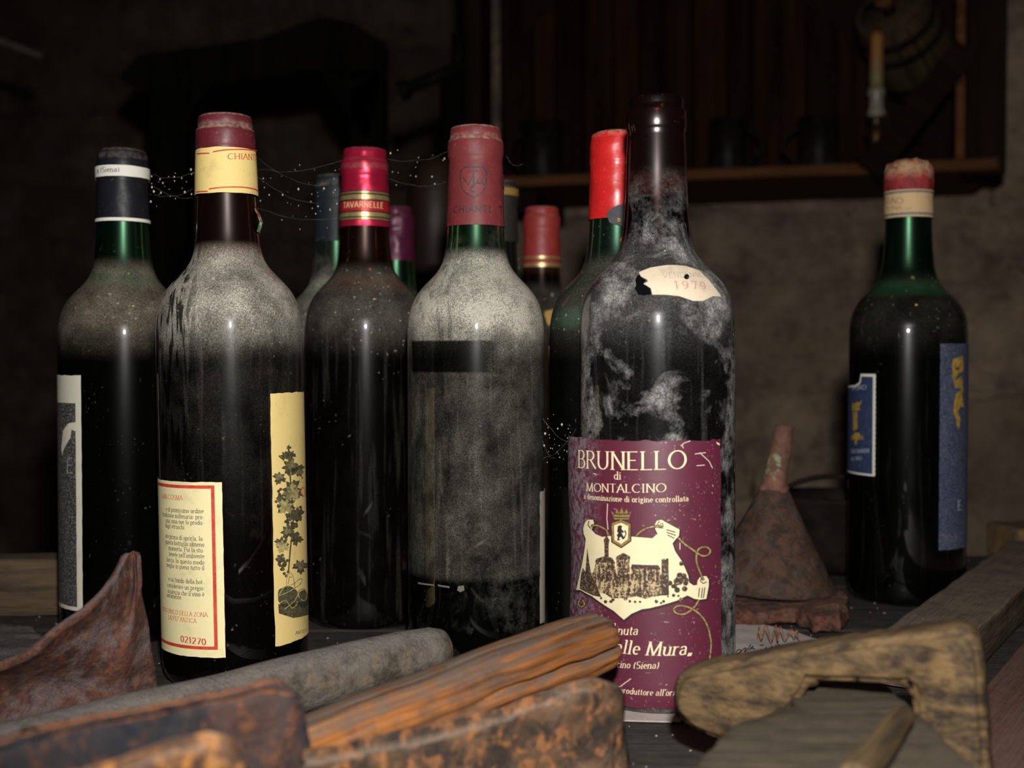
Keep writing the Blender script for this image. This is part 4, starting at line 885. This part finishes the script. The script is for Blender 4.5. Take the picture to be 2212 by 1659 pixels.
def slab(name, pts, z0, z1, mat, amp=0.0025, seed=0, sub=0.005):
    P = [Vector((p.x, p.y, z0)) for p in pts]; c = sum(P, Vector())/len(P); base = Vector((c.x, c.y, 0))
    bm = prism([p - base for p in P], (0, 0, z1 - z0), 0.001, 1); bmesh.ops.triangulate(bm, faces=bm.faces)
    for _ in range(5):
        ed = [e for e in bm.edges if e.calc_length() > sub]
        if not ed or len(bm.verts) > 9000: break
        bmesh.ops.subdivide_edges(bm, edges=ed, cuts=1); bmesh.ops.triangulate(bm, faces=bm.faces)
    for v in bm.verts:
        q = v.co + base; dn = mn.noise_vector(Vector((q.x*40, q.y*140, q.z*140)) + Vector((seed*4, 0, 0)))*amp + mn.noise_vector(q*350)*amp*0.35
        v.co += dn
        if v.co.z + base.z < 0.0003: v.co.z = 0.0003 - base.z
    return mkbm(name, bm, mat, None, True, loc=base)
o = slab('bark_slab', [T(-120, 1350), T(0, 1343, .008), T(70, 1352, .008), T(112, 1385, .008), T(100, 1412), T(60, 1440), T(-20, 1462), T(-120, 1470)], 0.0005, 0.0075, m_bark, 0.002, 2)
tag(o, 'flaking grey slab of bark at the left edge in front of the brown board', 'bark')
# -- funnel on bark
m_funnel = rust_mat('rust_funnel', (0.034, 0.020, 0.014), (0.078, 0.044, 0.030), (0.140, 0.052, 0.022), (0.095, 0.078, 0.066), 0.45, 0.4, 1.3, 41)
m_bark2 = rust_mat('red_brown_bark', (0.036, 0.014, 0.009), (0.115, 0.046, 0.027), (0.18, 0.070, 0.036), (0.115, 0.092, 0.076), 0.4, 0.5, 1.8, 44)
o = slab('bark_slab', [T(1540, 1348), T(1620, 1352), T(1720, 1352), T(1760, 1370), T(1815, 1368), T(1832, 1350), T(1828, 1312), T(1770, 1290), T(1690, 1275), T(1600, 1270), T(1530, 1275)], 0.0005, 0.0105, m_bark2, 0.0028, 5)
tag(o, 'crumbly reddish brown slab of bark under the rusty funnel', 'bark')
fn = tag(empty('funnel', (0.1765, 0.815, 0.0118), (0.0, math.radians(2.2), 0)), 'rusty metal funnel standing upside down beside the clean green bottle', 'funnel')
j = lambda a, z, r: mn.noise(Vector((math.sin(a)*1.7, math.cos(a)*1.7, z*30)))*0.0012
V, F = lathe([(.0435, .0), (.0452, .0008), (.0452, .0022), (.0425, .0045), (.034, .0205), (.0245, .039), (.0155, .056), (.0092, .068), (.0080, .068), (.0145, .055), (.0235, .038), (.033, .0195), (.0415, .0035), (.0435, .0)], 64, j); mk('cone', V, F, m_funnel, fn)
V, F = lathe([(.0098, .066), (.0098, .070), (.0080, .071), (.0075, .082), (.0069, .098), (.0065, .1095), (.0068, .111), (.0055, .1112), (.0052, .109), (.0058, .085), (.0066, .07), (.0080, .066)], 32, lambda a, z, r: mn.noise(Vector((math.sin(a)*2, math.cos(a)*2, z*90)))*0.0006)
V = [(x + max(0, z - .07)*0.13, y, z) for x, y, z in V]
m_spout = NT('rust_spout'); q = m_spout; c = q.mix(q.rng(q.noise(90, 5), .42, .6), (0.10, 0.045, 0.03), (0.20, 0.09, 0.055)); zz = q.sep()[2]
c = q.mix(q.mul(q.rng(q.noise(120, 3), .5, .58), q.mul(q.rng(zz, .072, .078), q.rng(zz, .096, .088))), c, (0.22, 0.30, 0.16)); m_spout = q.done(q.bsdf(c, .8, 0, q.bump(q.noise(300, 4), .5, .001)))
mk('spout', V, F, m_spout, fn)
# -- sheet of paper under the nearest bottle, with handwriting and a wire
pp = NT('written_paper'); c = pp.mix(pp.rng(pp.noise(60, 5), .4, .65), (0.50, 0.43, 0.40), (0.37, 0.31, 0.285)); c = pp.mix(pp.mul(pp.rng(pp.noise(700, 2), .62, .7), .6), c, (0.6, .55, .5)); pp = pp.done(pp.bsdf(c, .85))
pa = [T(1318, 1556, .0005), T(1470, 1560, .0005), T(1560, 1520, .0005), T(1700, 1450, .0005), T(1795, 1392, .0005), T(1720, 1366, .0005), T(1640, 1347, .0005), T(1540, 1352, .0005), T(1400, 1420, .0005), T(1330, 1500, .0005)]
base = Vector((0.09, 0.63, 0))
o = mkbm('paper_sheet', prism([Vector((p.x, p.y, 0.0002)) - base for p in pa], (0, 0, 0.0005)), pp, None, loc=base)
tag(o, 'pale pinkish paper sheet with handwriting, lying under the burgundy-labelled bottle', 'paper')
def ontable(name, pls, wpx, mat, z, parent, org):
    V, F = [], []
    for pl in pls:
        for i, p in enumerate(pl):
            a = pl[max(i-1, 0)]; e = pl[min(i+1, len(pl)-1)]; dx, dy = e[0]-a[0], e[1]-a[1]; l = math.hypot(dx, dy) or 1
            for sg in (1, -1): V.append(T(p[0] - sg*dy/l*wpx/2, p[1] + sg*dx/l*wpx/2, z) - org)
            if i: k = len(V); F.append((k-4, k-3, k-1, k-2))
    return mk(name, V, F, mat, parent, False)
hw = [[(1588, 1412), (1594, 1404), (1600, 1404), (1598, 1411), (1590, 1414), (1600, 1408), (1606, 1402), (1612, 1400), (1608, 1408), (1614, 1404), (1622, 1392)], [(1618, 1404), (1628, 1396), (1622, 1400), (1632, 1402)], [(1642, 1394), (1650, 1393)], [(1640, 1412), (1652, 1406), (1656, 1398), (1650, 1410), (1662, 1404), (1668, 1396), (1664, 1406), (1672, 1400)], [(1676, 1396), (1684, 1394), (1682, 1401), (1674, 1402), (1676, 1396)]]
ontable('handwriting', [smooth_line(q, 4) for q in hw], 2.2, m_black, 0.0009, o, base)
wpts = []
for k in range(11):
    t = k/10 + 0.04*math.sin(k*5.0); wpts.append(T(1640 + 82*t, (1376 if k % 2 else 1355) + 7*math.sin(k*2.7) + (6 if k % 2 else 0)*t, 0.0015 + (0.004 if k % 2 else 0.009)))
wpts = [T(1636, 1380, .0012)] + wpts + [T(1726, 1384, .0012), T(1738, 1381, .0012)]
V, F = tube_pts([Vector(p) for p in smooth_line([tuple(p) for p in wpts], 5)], 0.00035); base = T(1680, 1370, 0)
o = mk('wire_coil', [v - base for v in V], F, plain('rusty_wire', (0.32, 0.12, 0.04), 0.6), None, True, loc=base)
tag(o, 'thin rusty wire bent in zigzag loops on the written paper', 'wire')
# -- wooden bracket on the right
m_brk = wood_mat('bracket_wood', (0.020, 0.012, 0.006), (0.130, 0.080, 0.032), (0.085, 0.066, 0.040), 0.28, 'x', 12, dark=(0.022, 0.012, 0.006), darkamt=0.3, grain=0.8)
bx = empty('wooden_bracket', W(1800, 1660, 0.44)); bx.location.z = 0
tag(bx, 'blocky wooden bracket with squared inner corner and blunt left end, front right', 'bracket')
def brk(px, py): return W(px, py, 0.475 - 0.055*(px - 1450)/680.0)
outl = smooth_line([(1600, 1618), (1520, 1592), (1466, 1560), (1450, 1520), (1453, 1478), (1478, 1455), (1600, 1428), (1800, 1392), (1940, 1375), (2040, 1364), (2085, 1368), (2112, 1392), (2122, 1450), (2130, 1560), (2140, 1700)], 3) + [(2150, 1900), (1985, 1900), (1978, 1700), (1972, 1560), (1966, 1490), (1955, 1482), (1850, 1478), (1748, 1474), (1742, 1490), (1700, 1550), (1640, 1600)]
P = [brk(*p) for p in outl]
for p in P: p.z = max(p.z, 0.0056)
bm = prism([p - bx.location for p in P], (0.008, 0.016, 0.001), 0.003, 3); bmesh.ops.triangulate(bm, faces=bm.faces)
for _ in range(4):
    ed = [e for e in bm.edges if e.calc_length() > 0.007]
    if not ed or len(bm.verts) > 8000: break
    bmesh.ops.subdivide_edges(bm, edges=ed, cuts=1); bmesh.ops.triangulate(bm, faces=bm.faces)
for v in bm.verts: v.co += mn.noise_vector(v.co*55)*0.0009
mkbm('body', bm, m_brk, bx, True).modifiers.new('wn', 'WEIGHTED_NORMAL')
pg = loft('peg', W(1475, 1512, .475), W(1348, 1499, .492), [(0, .0042, .0040), (.5, .0040, .0036), (.85, .0030, .0028), (1, .0008, .0008)], m_brk, None, 16, 20, 0.0003, 3)
mw = pg.matrix_world.copy(); pg.parent = bx; pg.matrix_parent_inverse = Matrix.Translation(bx.location).inverted(); pg.matrix_world = mw
m_greyb = wood_mat('grey_inner_board', (0.030, 0.022, 0.013), (0.062, 0.048, 0.030), (0.080, 0.066, 0.047), 0.6, 'x', 15)
o = slab('board', [Vector(p) for p in ((.112, .525, 0), (.149, .525, 0), (.1475, .36, 0), (.050, .36, 0), (.078, .42, 0), (.106, .444, 0))], 0.001, 0.040, m_greyb, 0.0012, 7, 0.008)
tag(o, 'dull grey-brown board lying inside the corner of the wooden bracket', 'board')
o = loft('stick', W(1845, 1690, .346), W(1958, 1540, .412), [(0, .0052, .0052), (.6, .0046, .0046), (.95, .0038, .0036), (1, .0012, .0012)], m_brk, None, 18, 24, 0.0006, 8)
tag(o, 'short slanting stick resting in the corner of the wooden bracket', 'stick')
# -- square timber, flat red board and far board on the right
dirv = Vector((0.537, 0.843, 0)); perp = Vector((0.843, -0.537, 0))
m_beam = wood_mat('dusty_timber', (0.050, 0.032, 0.020), (0.125, 0.080, 0.050), (0.175, 0.138, 0.105), 0.85, 'x', 17, dark=(0.03, 0.02, 0.015), darkamt=0.4)
A = Vector((0.2634, 0.6635, 0)) + perp*0.003; c = A - perp*0.0215 + dirv*0.115
o = mkbm('timber', boxbm(0.40, 0.043, 0.0225, 0.002, 2, 0.0011, 3, 30), m_beam, None, loc=(c.x, c.y, 0.0124), rot=(0, 0, math.atan2(.843, .537)))
tag(o, 'square dusty timber running back along the right side past the clean bottle', 'timber')
m_redb = wood_mat('red_brown_board', (0.075, 0.032, 0.022), (0.14, 0.065, 0.045), (0.13, 0.09, 0.075), 0.5, 'x', 19)
c = Vector((0.2427, 0.609, 0)) + perp*0.062 + dirv*0.03
o = mkbm('board', boxbm(0.60, 0.120, 0.004, 0.001, 1, 0.0003, 6, 20), m_redb, None, loc=(c.x, c.y, 0.0023), rot=(0, 0, math.atan2(.843, .537)))
tag(o, 'flat reddish brown board on the table at the bottom right corner', 'board')
m_farb = wood_mat('ochre_board', (0.09, 0.055, 0.025), (0.20, 0.125, 0.055), (0.14, 0.11, 0.08), 0.4, 'x', 23, dark=(0.05, 0.03, 0.02), darkamt=0.6)
o = mkbm('board', boxbm(0.22, 0.05, 0.030, 0.004, 2, 0.003, 8, 16), m_farb, None, loc=(0.520, 1.02, 0.0155), rot=(0, math.radians(-1.0), math.radians(10)))
tag(o, 'rough ochre board at the far right behind the square timber', 'board')
# -- low dark pot behind the funnel
m_iron = NT('dark_iron'); q = m_iron; m_iron = q.done(q.bsdf(q.mix(q.rng(q.noise(60, 5), .4, .6), (0.008, 0.006, 0.005), (0.018, 0.012, 0.009)), .7, 0.0, None, Specular_IOR_Level=.05))
pt = tag(empty('iron_pot', (0.258, 0.955, 0)), 'low dark iron pot behind the funnel and the clean green bottle', 'pot')
V, F = lathe([(.0005, .001), (.036, .001), (.042, .006), (.046, .03), (.045, .052), (.0475, .056), (.0475, .060), (.043, .060), (.041, .050), (.041, .01), (.0005, .006)], 48); mk('body', V, F, m_iron, pt)
V, F = tube_pts([Vector((0.046*math.cos(a), 0, 0.052 + 0.022*math.sin(a))) for a in [math.pi*k/14 for k in range(15)]], 0.0022, 8)
mk('bail_handle', [v + Vector((0, 0, 0)) for v in V], F, m_iron, pt)
# ================================================================== BACKGROUND
UX = Vector((math.cos(ANG), math.sin(ANG), 0)); UY = Vector((-math.sin(ANG), math.cos(ANG), 0))
SO = Vector((-0.042, 1.66, 0)); SZ = 0.418          # left front end of shelf, shelf top height
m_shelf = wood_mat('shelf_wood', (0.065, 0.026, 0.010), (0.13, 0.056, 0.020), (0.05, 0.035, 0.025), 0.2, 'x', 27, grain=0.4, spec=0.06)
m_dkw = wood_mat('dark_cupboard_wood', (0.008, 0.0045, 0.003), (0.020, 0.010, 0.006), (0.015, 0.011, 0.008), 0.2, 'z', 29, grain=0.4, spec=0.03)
sh = tag(empty('wall_shelf', (SO.x, SO.y, SZ), (0, 0, ANG)), 'wooden wall shelf with an upright post and slanting brace, behind the bottles on the right', 'shelf')
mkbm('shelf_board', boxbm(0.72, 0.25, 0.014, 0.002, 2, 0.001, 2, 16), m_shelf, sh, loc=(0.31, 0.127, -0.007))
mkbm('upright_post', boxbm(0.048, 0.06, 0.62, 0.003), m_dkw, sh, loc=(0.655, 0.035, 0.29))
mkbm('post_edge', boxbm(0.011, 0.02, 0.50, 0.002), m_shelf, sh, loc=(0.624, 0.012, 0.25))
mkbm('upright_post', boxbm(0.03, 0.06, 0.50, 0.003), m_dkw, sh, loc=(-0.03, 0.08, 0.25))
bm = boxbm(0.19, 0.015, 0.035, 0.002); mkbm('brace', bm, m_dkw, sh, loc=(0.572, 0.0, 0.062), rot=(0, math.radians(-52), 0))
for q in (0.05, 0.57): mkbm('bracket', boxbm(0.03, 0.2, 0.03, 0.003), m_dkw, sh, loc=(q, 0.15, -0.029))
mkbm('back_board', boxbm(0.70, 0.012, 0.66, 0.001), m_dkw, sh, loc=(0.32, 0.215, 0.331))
# arched plank panel standing on the shelf
pn = tag(empty('arched_plank_panel', tuple(SO + UY*0.17 + Vector((0, 0, SZ))), (0, 0, ANG)), 'round-topped panel of brown vertical planks standing on the wall shelf', 'panel')
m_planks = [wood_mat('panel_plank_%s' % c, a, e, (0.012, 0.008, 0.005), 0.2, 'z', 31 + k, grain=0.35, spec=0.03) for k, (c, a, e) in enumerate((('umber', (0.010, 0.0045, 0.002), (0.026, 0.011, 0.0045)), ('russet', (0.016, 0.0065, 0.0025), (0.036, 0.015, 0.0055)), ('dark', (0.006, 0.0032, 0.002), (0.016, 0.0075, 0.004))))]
x = 0.0; k = 0; rc, cxp, cz = 0.325, 0.235, 0.0
while x < 0.553:
    wd = random.uniform(0.032, 0.05); wd = min(wd, 0.558 - x)
    if wd < 0.012: break
    pts = []
    for t in (0, .34, .67, 1):
        xx = x + 0.001 + (wd - 0.002)*t; pts.append(Vector((xx, 0, cz + math.sqrt(max(0.0004, rc*rc - (xx - cxp)**2)))))
    pl = [Vector((x + 0.001, 0, 0.0005)), Vector((x + wd - 0.001, 0, 0.0005))] + list(reversed(pts))
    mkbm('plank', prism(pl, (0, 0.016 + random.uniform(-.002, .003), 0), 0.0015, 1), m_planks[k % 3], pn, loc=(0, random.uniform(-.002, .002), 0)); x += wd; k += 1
# mugs, candlestick, keg
def onshelf(px, back): # shelf point seen in direction px, a distance back from the front edge
    r = ray(px, 380); n = UY; d = ((SO + UY*back) - Vector((0, 0, 0))).dot(n)/Vector((r.x, r.y, 0)).dot(n)
    return Vector((r.x*d, r.y*d, SZ))
m_tin = NT('dull_pewter'); q = m_tin; m_tin = q.done(q.bsdf(q.mix(q.rng(q.noise(70, 4), .4, .6), (0.006, 0.0055, 0.0045), (0.014, 0.012, 0.010)), .45, .0, None, Specular_IOR_Level=.08))
for px, r, h, hs, lab in ((1172, .030, .082, -1, 'dark pewter mug at the left end of the wall shelf'), (1572, .026, .074, 1, 'dark pewter mug with its handle to the right, mid shelf'), (1768, .028, .070, -1, 'squat dark mug on the shelf beside the candlestick')):
    mg = tag(empty('mug', tuple(onshelf(px, 0.06)), (0, 0, ANG)), lab, 'mug', 'mugs on the wall shelf')
    V, F = lathe([(.0005, .002), (r*.92, .0), (r, .004), (r*.95, h*.5), (r*.98, h), (r*.88, h), (r*.86, .006), (.0005, .006)], 40); mk('body', V, F, m_tin, mg)
    V, F = tube_pts([Vector((hs*(r*.93 + .022*math.sin(math.pi*t)), 0, h*(.15 + .7*t))) for t in [i/12 for i in range(13)]], .003, 8); mk('handle', V, F, m_tin, mg)
cs = tag(empty('candlestick', tuple(onshelf(1892, 0.05)), (0, 0, ANG)), 'candlestick with white collar and tall tan candle on the wall shelf', 'candlestick')
V, F = lathe([(.0005, .0), (.034, .0), (.035, .004), (.025, .012), (.014, .022), (.010, .034), (.016, .044), (.010, .052), (.009, .062), (.014, .066), (.0005, .066)], 40); mk('base', V, F, plain('dark_brass', (0.06, 0.035, 0.015), .35, .7), cs)
V, F = lathe([(.0005, .066), (.010, .066), (.0112, .070), (.0112, .074), (.0092, .078), (.0088, .092), (.0112, .097), (.0112, .102), (.0085, .104), (.0005, .104)], 32); mk('collar', V, F, plain('pale_ceramic', (0.26, 0.24, 0.18), .35, 0, .2, 80), cs)
V, F = lathe([(.0005, .104), (.0085, .104), (.0088, .12), (.0082, .15), (.0085, .170), (.0075, .176), (.0005, .177)], 28, lambda a, z, r: mn.noise(Vector((math.sin(a)*2, math.cos(a)*2, z*80)))*.0006 if r > .002 else 0)
q = NT('candle_wax'); zc3 = q.sep()[2]; mk('candle', V, F, q.done(q.bsdf(q.mix(q.rng(zc3, .12, .145), (0.20, 0.16, 0.06), (0.30, 0.13, 0.03)), .5)), cs)
V, F = tube_pts([Vector((0, 0, .176)), Vector((.001, 0, .182)), Vector((.002, 0, .187))], .0008); mk('wick', V, F, m_iron, cs)
kp = W(1962, 100, 1.66); kg = tag(empty('keg', tuple(kp), (math.radians(62), math.radians(0), math.radians(-40))), 'small wooden keg hung at a tilt on the shelf post, top right', 'keg')
m_keg = wood_mat('keg_wood', (0.028, 0.020, 0.012), (0.075, 0.050, 0.028), (0.05, 0.042, 0.032), .25, 'z', 37, grain=.4, spec=0.05)
for k in range(14):
    a0, a1 = 2*math.pi*k/14 + .02, 2*math.pi*(k+1)/14 - .02; V, F = [], []; zs = [-.075, -.05, -.025, 0, .025, .05, .075]
    for z in zs:
        r = .058 - .012*(z/.075)**2
        for a in (a0, (a0+a1)/2, a1):
            V.append((r*math.cos(a), r*math.sin(a), z))
        for a in (a1, (a0+a1)/2, a0): V.append(((r-.006)*math.cos(a), (r-.006)*math.sin(a), z))
    for i in range(len(zs)-1):
        for c in range(6): F.append((i*6+c, i*6+(c+1) % 6, (i+1)*6+(c+1) % 6, (i+1)*6+c))
    F.append(tuple(reversed(range(6)))); F.append(tuple(range(len(V)-6, len(V)))); mk('stave', V, F, m_keg, kg, False)
for z in (-.055, .055, -.03, .03):
    r = .0585 - .012*(z/.075)**2; V, F = lathe([(r, z-.006), (r+.0012, z-.006), (r+.0012, z+.006), (r, z+.006)], 40); mk('hoop', V, F, m_iron, kg)
for z in (-.068, .068):
    V, F = lathe([(.0005, z-.003), (.0435, z-.003), (.0435, z+.003), (.0005, z+.003)], 32); mk('head', V, F, m_keg, kg)
V, F = lathe([(.0005, .07), (.009, .07), (.009, .088), (.012, .089), (.012, .10), (.0005, .10)], 20); mk('tap', V, F, m_shelf, kg)
# corking machine silhouette, dark frame, pale rod
m_blk = NT('blackened_iron'); q = m_blk; m_blk = q.done(q.bsdf((0.005, 0.0045, 0.004), .6, 0, None, Specular_IOR_Level=.06))
def bar(name, a, c, r, mat, parent, n=14):
    org = parent.location if parent else Vector(); V, F = tube_pts([Vector(a) - org, Vector(c) - org], r, n)
    F.append(tuple(reversed(range(n)))); F.append(tuple(range(n, 2*n))); return mk(name, V, F, mat, parent, True)
cm = empty('corking_machine', (W(975, 500, 1.55).x, 1.55, FLOOR)); tag(cm, 'dark iron lever corking machine standing behind the dustiest bottle', 'corking machine')
D = 1.55
bar('column', W(978, 150, D), Vector((W(978, 150, D).x, D, FLOOR + .02)), .017, m_blk, cm); bar('plunger', W(991, 75, D), W(988, 170, D), .009, m_blk, cm)
bar('lever', W(868, 196, D - .02), W(1008, 140, D - .02), .008, m_blk, cm); bar('knob', W(862, 199, D - .02), W(884, 190, D - .02), .013, m_blk, cm)
V, F = lathe([(.0005, 0), (.12, 0), (.125, .01), (.05, .03), (.02, .06), (.0005, .06)], 40); mk('foot', V, F, m_blk, cm)
cc = W(940, 470, D - .03)
V, F = lathe([(.0005, -.07), (.03, -.07), (.034, -.06), (.036, .03), (.028, .06), (.02, .075), (.0005, .075)], 32); mk('bottle_cradle', [Vector(v) + cc - cm.location for v in V], F, plain('sooty_brown', (0.030, 0.016, 0.009), .5), cm)
fr = empty('wooden_rack', (W(560, 200, 1.9).x, 1.9, FLOOR)); tag(fr, 'tall black wooden frame with a curved corner brace, standing behind the bottles at left', 'rack')
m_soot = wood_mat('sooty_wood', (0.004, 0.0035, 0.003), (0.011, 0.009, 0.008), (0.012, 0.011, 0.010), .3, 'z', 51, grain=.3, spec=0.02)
def fpart(name, pts, th=.05):
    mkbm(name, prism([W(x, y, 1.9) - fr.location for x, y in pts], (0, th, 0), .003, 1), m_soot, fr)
fpart('top_beam', [(255, 165), (300, 118), (560, 82), (690, 36), (760, 48), (832, 92), (832, 140), (690, 152), (410, 190), (300, 200)])
zf = FLOOR
def ypx(z, D): return 770 + (CAMZ - z)/D*FPX
fpart('post', [(752, 142), (830, 142), (830, ypx(zf, 1.9)), (796, ypx(zf, 1.9))], .06)
fpart('post', [(318, 196), (402, 190), (396, ypx(zf, 1.9)), (352, ypx(zf, 1.9))], .06)
fpart('corner_brace', smooth_line([(690, 152), (712, 200), (744, 246), (780, 290), (795, 340), (800, 420)], 3) + [(826, 420), (826, 150)], .03)
fpart('corner_brace', smooth_line([(402, 300), (410, 250), (430, 212), (470, 184)], 3) + [(404, 188)], .03)
a0, a1 = W(-30, 78, 1.75), W(92, 122, 1.75)
o = loft('rod', a0, a1, [(0, .006, .006), (.9, .0055, .0055), (1, .002, .002)], plain('pale_rod', (0.10, 0.085, 0.07), .8, 0, .3, 60), None, 12, 12, .001, 2)
tag(o, 'pale rod sticking out high up at the left edge', 'rod')
# ================================================================== COBWEBS AND DUST
m_web = plain('cobweb_silk', (0.55, 0.53, 0.50), .9)
def web(label, d, anchors, n_sp, box, seed, dd=0.02):
    rr = random.Random(seed); V, F = [], []
    def addt(pts, r):
        v, f = tube_pts(pts, r, 3); k = len(V); V.extend(v); F.extend([tuple(i + k for i in q) for q in f])
    for (x0, y0), (x1, y1) in anchors:
        P = [W(x0 + (x1-x0)*t, y0 + (y1-y0)*t + 14*math.sin(math.pi*t) + rr.uniform(-2, 2), d + rr.uniform(-.003, .003)) for t in [i/8 for i in range(9)]]
        addt(P, 0.000016)
    x0, y0, x1, y1 = box
    for k in range(n_sp):
        p = W(rr.uniform(x0, x1), min(max(rr.gauss((y0+y1)/2, (y1-y0)/3.2), y0 - 15), y1 + 15), d + rr.uniform(-dd, dd)); r = rr.choice((.00022, .0003, .0003, .00045, .0006))*rr.uniform(.6, 1.1)
        k0 = len(V)
        for q in ((r, 0, 0), (-r, 0, 0), (0, r, 0), (0, -r, 0), (0, 0, r*1.4), (0, 0, -r*1.4)): V.append(p + Vector(q))
        for f in ((0, 2, 4), (2, 1, 4), (1, 3, 4), (3, 0, 4), (2, 0, 5), (1, 2, 5), (3, 1, 5), (0, 3, 5)): F.append(tuple(k0 + i for i in f))
    c = W((x0+x1)/2, (y0+y1)/2, d); o = mk('cobweb', [v - c for v in V], F, m_web, None, False, loc=c)
    tag(o, label, 'cobweb', None, 'stuff')
web('dusty cobweb strung between the black-capped bottle and the yellow-banded bottle', .69, [((322, 395), (430, 425)), ((322, 375), (430, 367)), ((322, 418), (430, 400))], 30, (325, 360, 428, 432), 1)
web('dusty cobweb strung between the yellow-banded bottle and the crimson foil bottle', .70, [((555, 365), (738, 345)), ((556, 450), (740, 470)), ((556, 380), (690, 440)), ((556, 340), (690, 400))], 44, (558, 350, 735, 480), 2)
web('fine cobweb strung between the crimson foil bottle and the dustiest bottle', .72, [((838, 345), (980, 320)), ((838, 385), (978, 390)), ((1092, 335), (1130, 352))], 18, (842, 320, 978, 395), 3)
web('small clump of cobweb low down right of the dustiest bottle', .645, [((1172, 905), (1250, 960)), ((1172, 990), (1245, 925)), ((1172, 950), (1200, 990))], 30, (1172, 905, 1232, 985), 4, .006)
rr = random.Random(9); V, F = [], []
for k in range(1100):
    p = Vector((rr.uniform(-.45, .5), rr.uniform(.36, 1.0), 0.0004))
    if p.x*.843 - p.y*.537 > -.205: continue
    r = rr.uniform(.00025, .0008)*(1.6 if rr.random() < .05 else 1); k0 = len(V)
    for q in ((r, 0, 0), (-r*.7, r*.7, 0), (-r*.7, -r*.7, 0), (0, 0, r)): V.append(p + Vector(q))
    for f in ((0, 1, 3), (1, 2, 3), (2, 0, 3)): F.append(tuple(k0 + i for i in f))
tag(mk('dust_crumbs', V, F, plain('pale_crumb', (0.36, 0.33, 0.28), .9), None, False), 'pale dust crumbs scattered over the table top', 'dust', None, 'stuff')
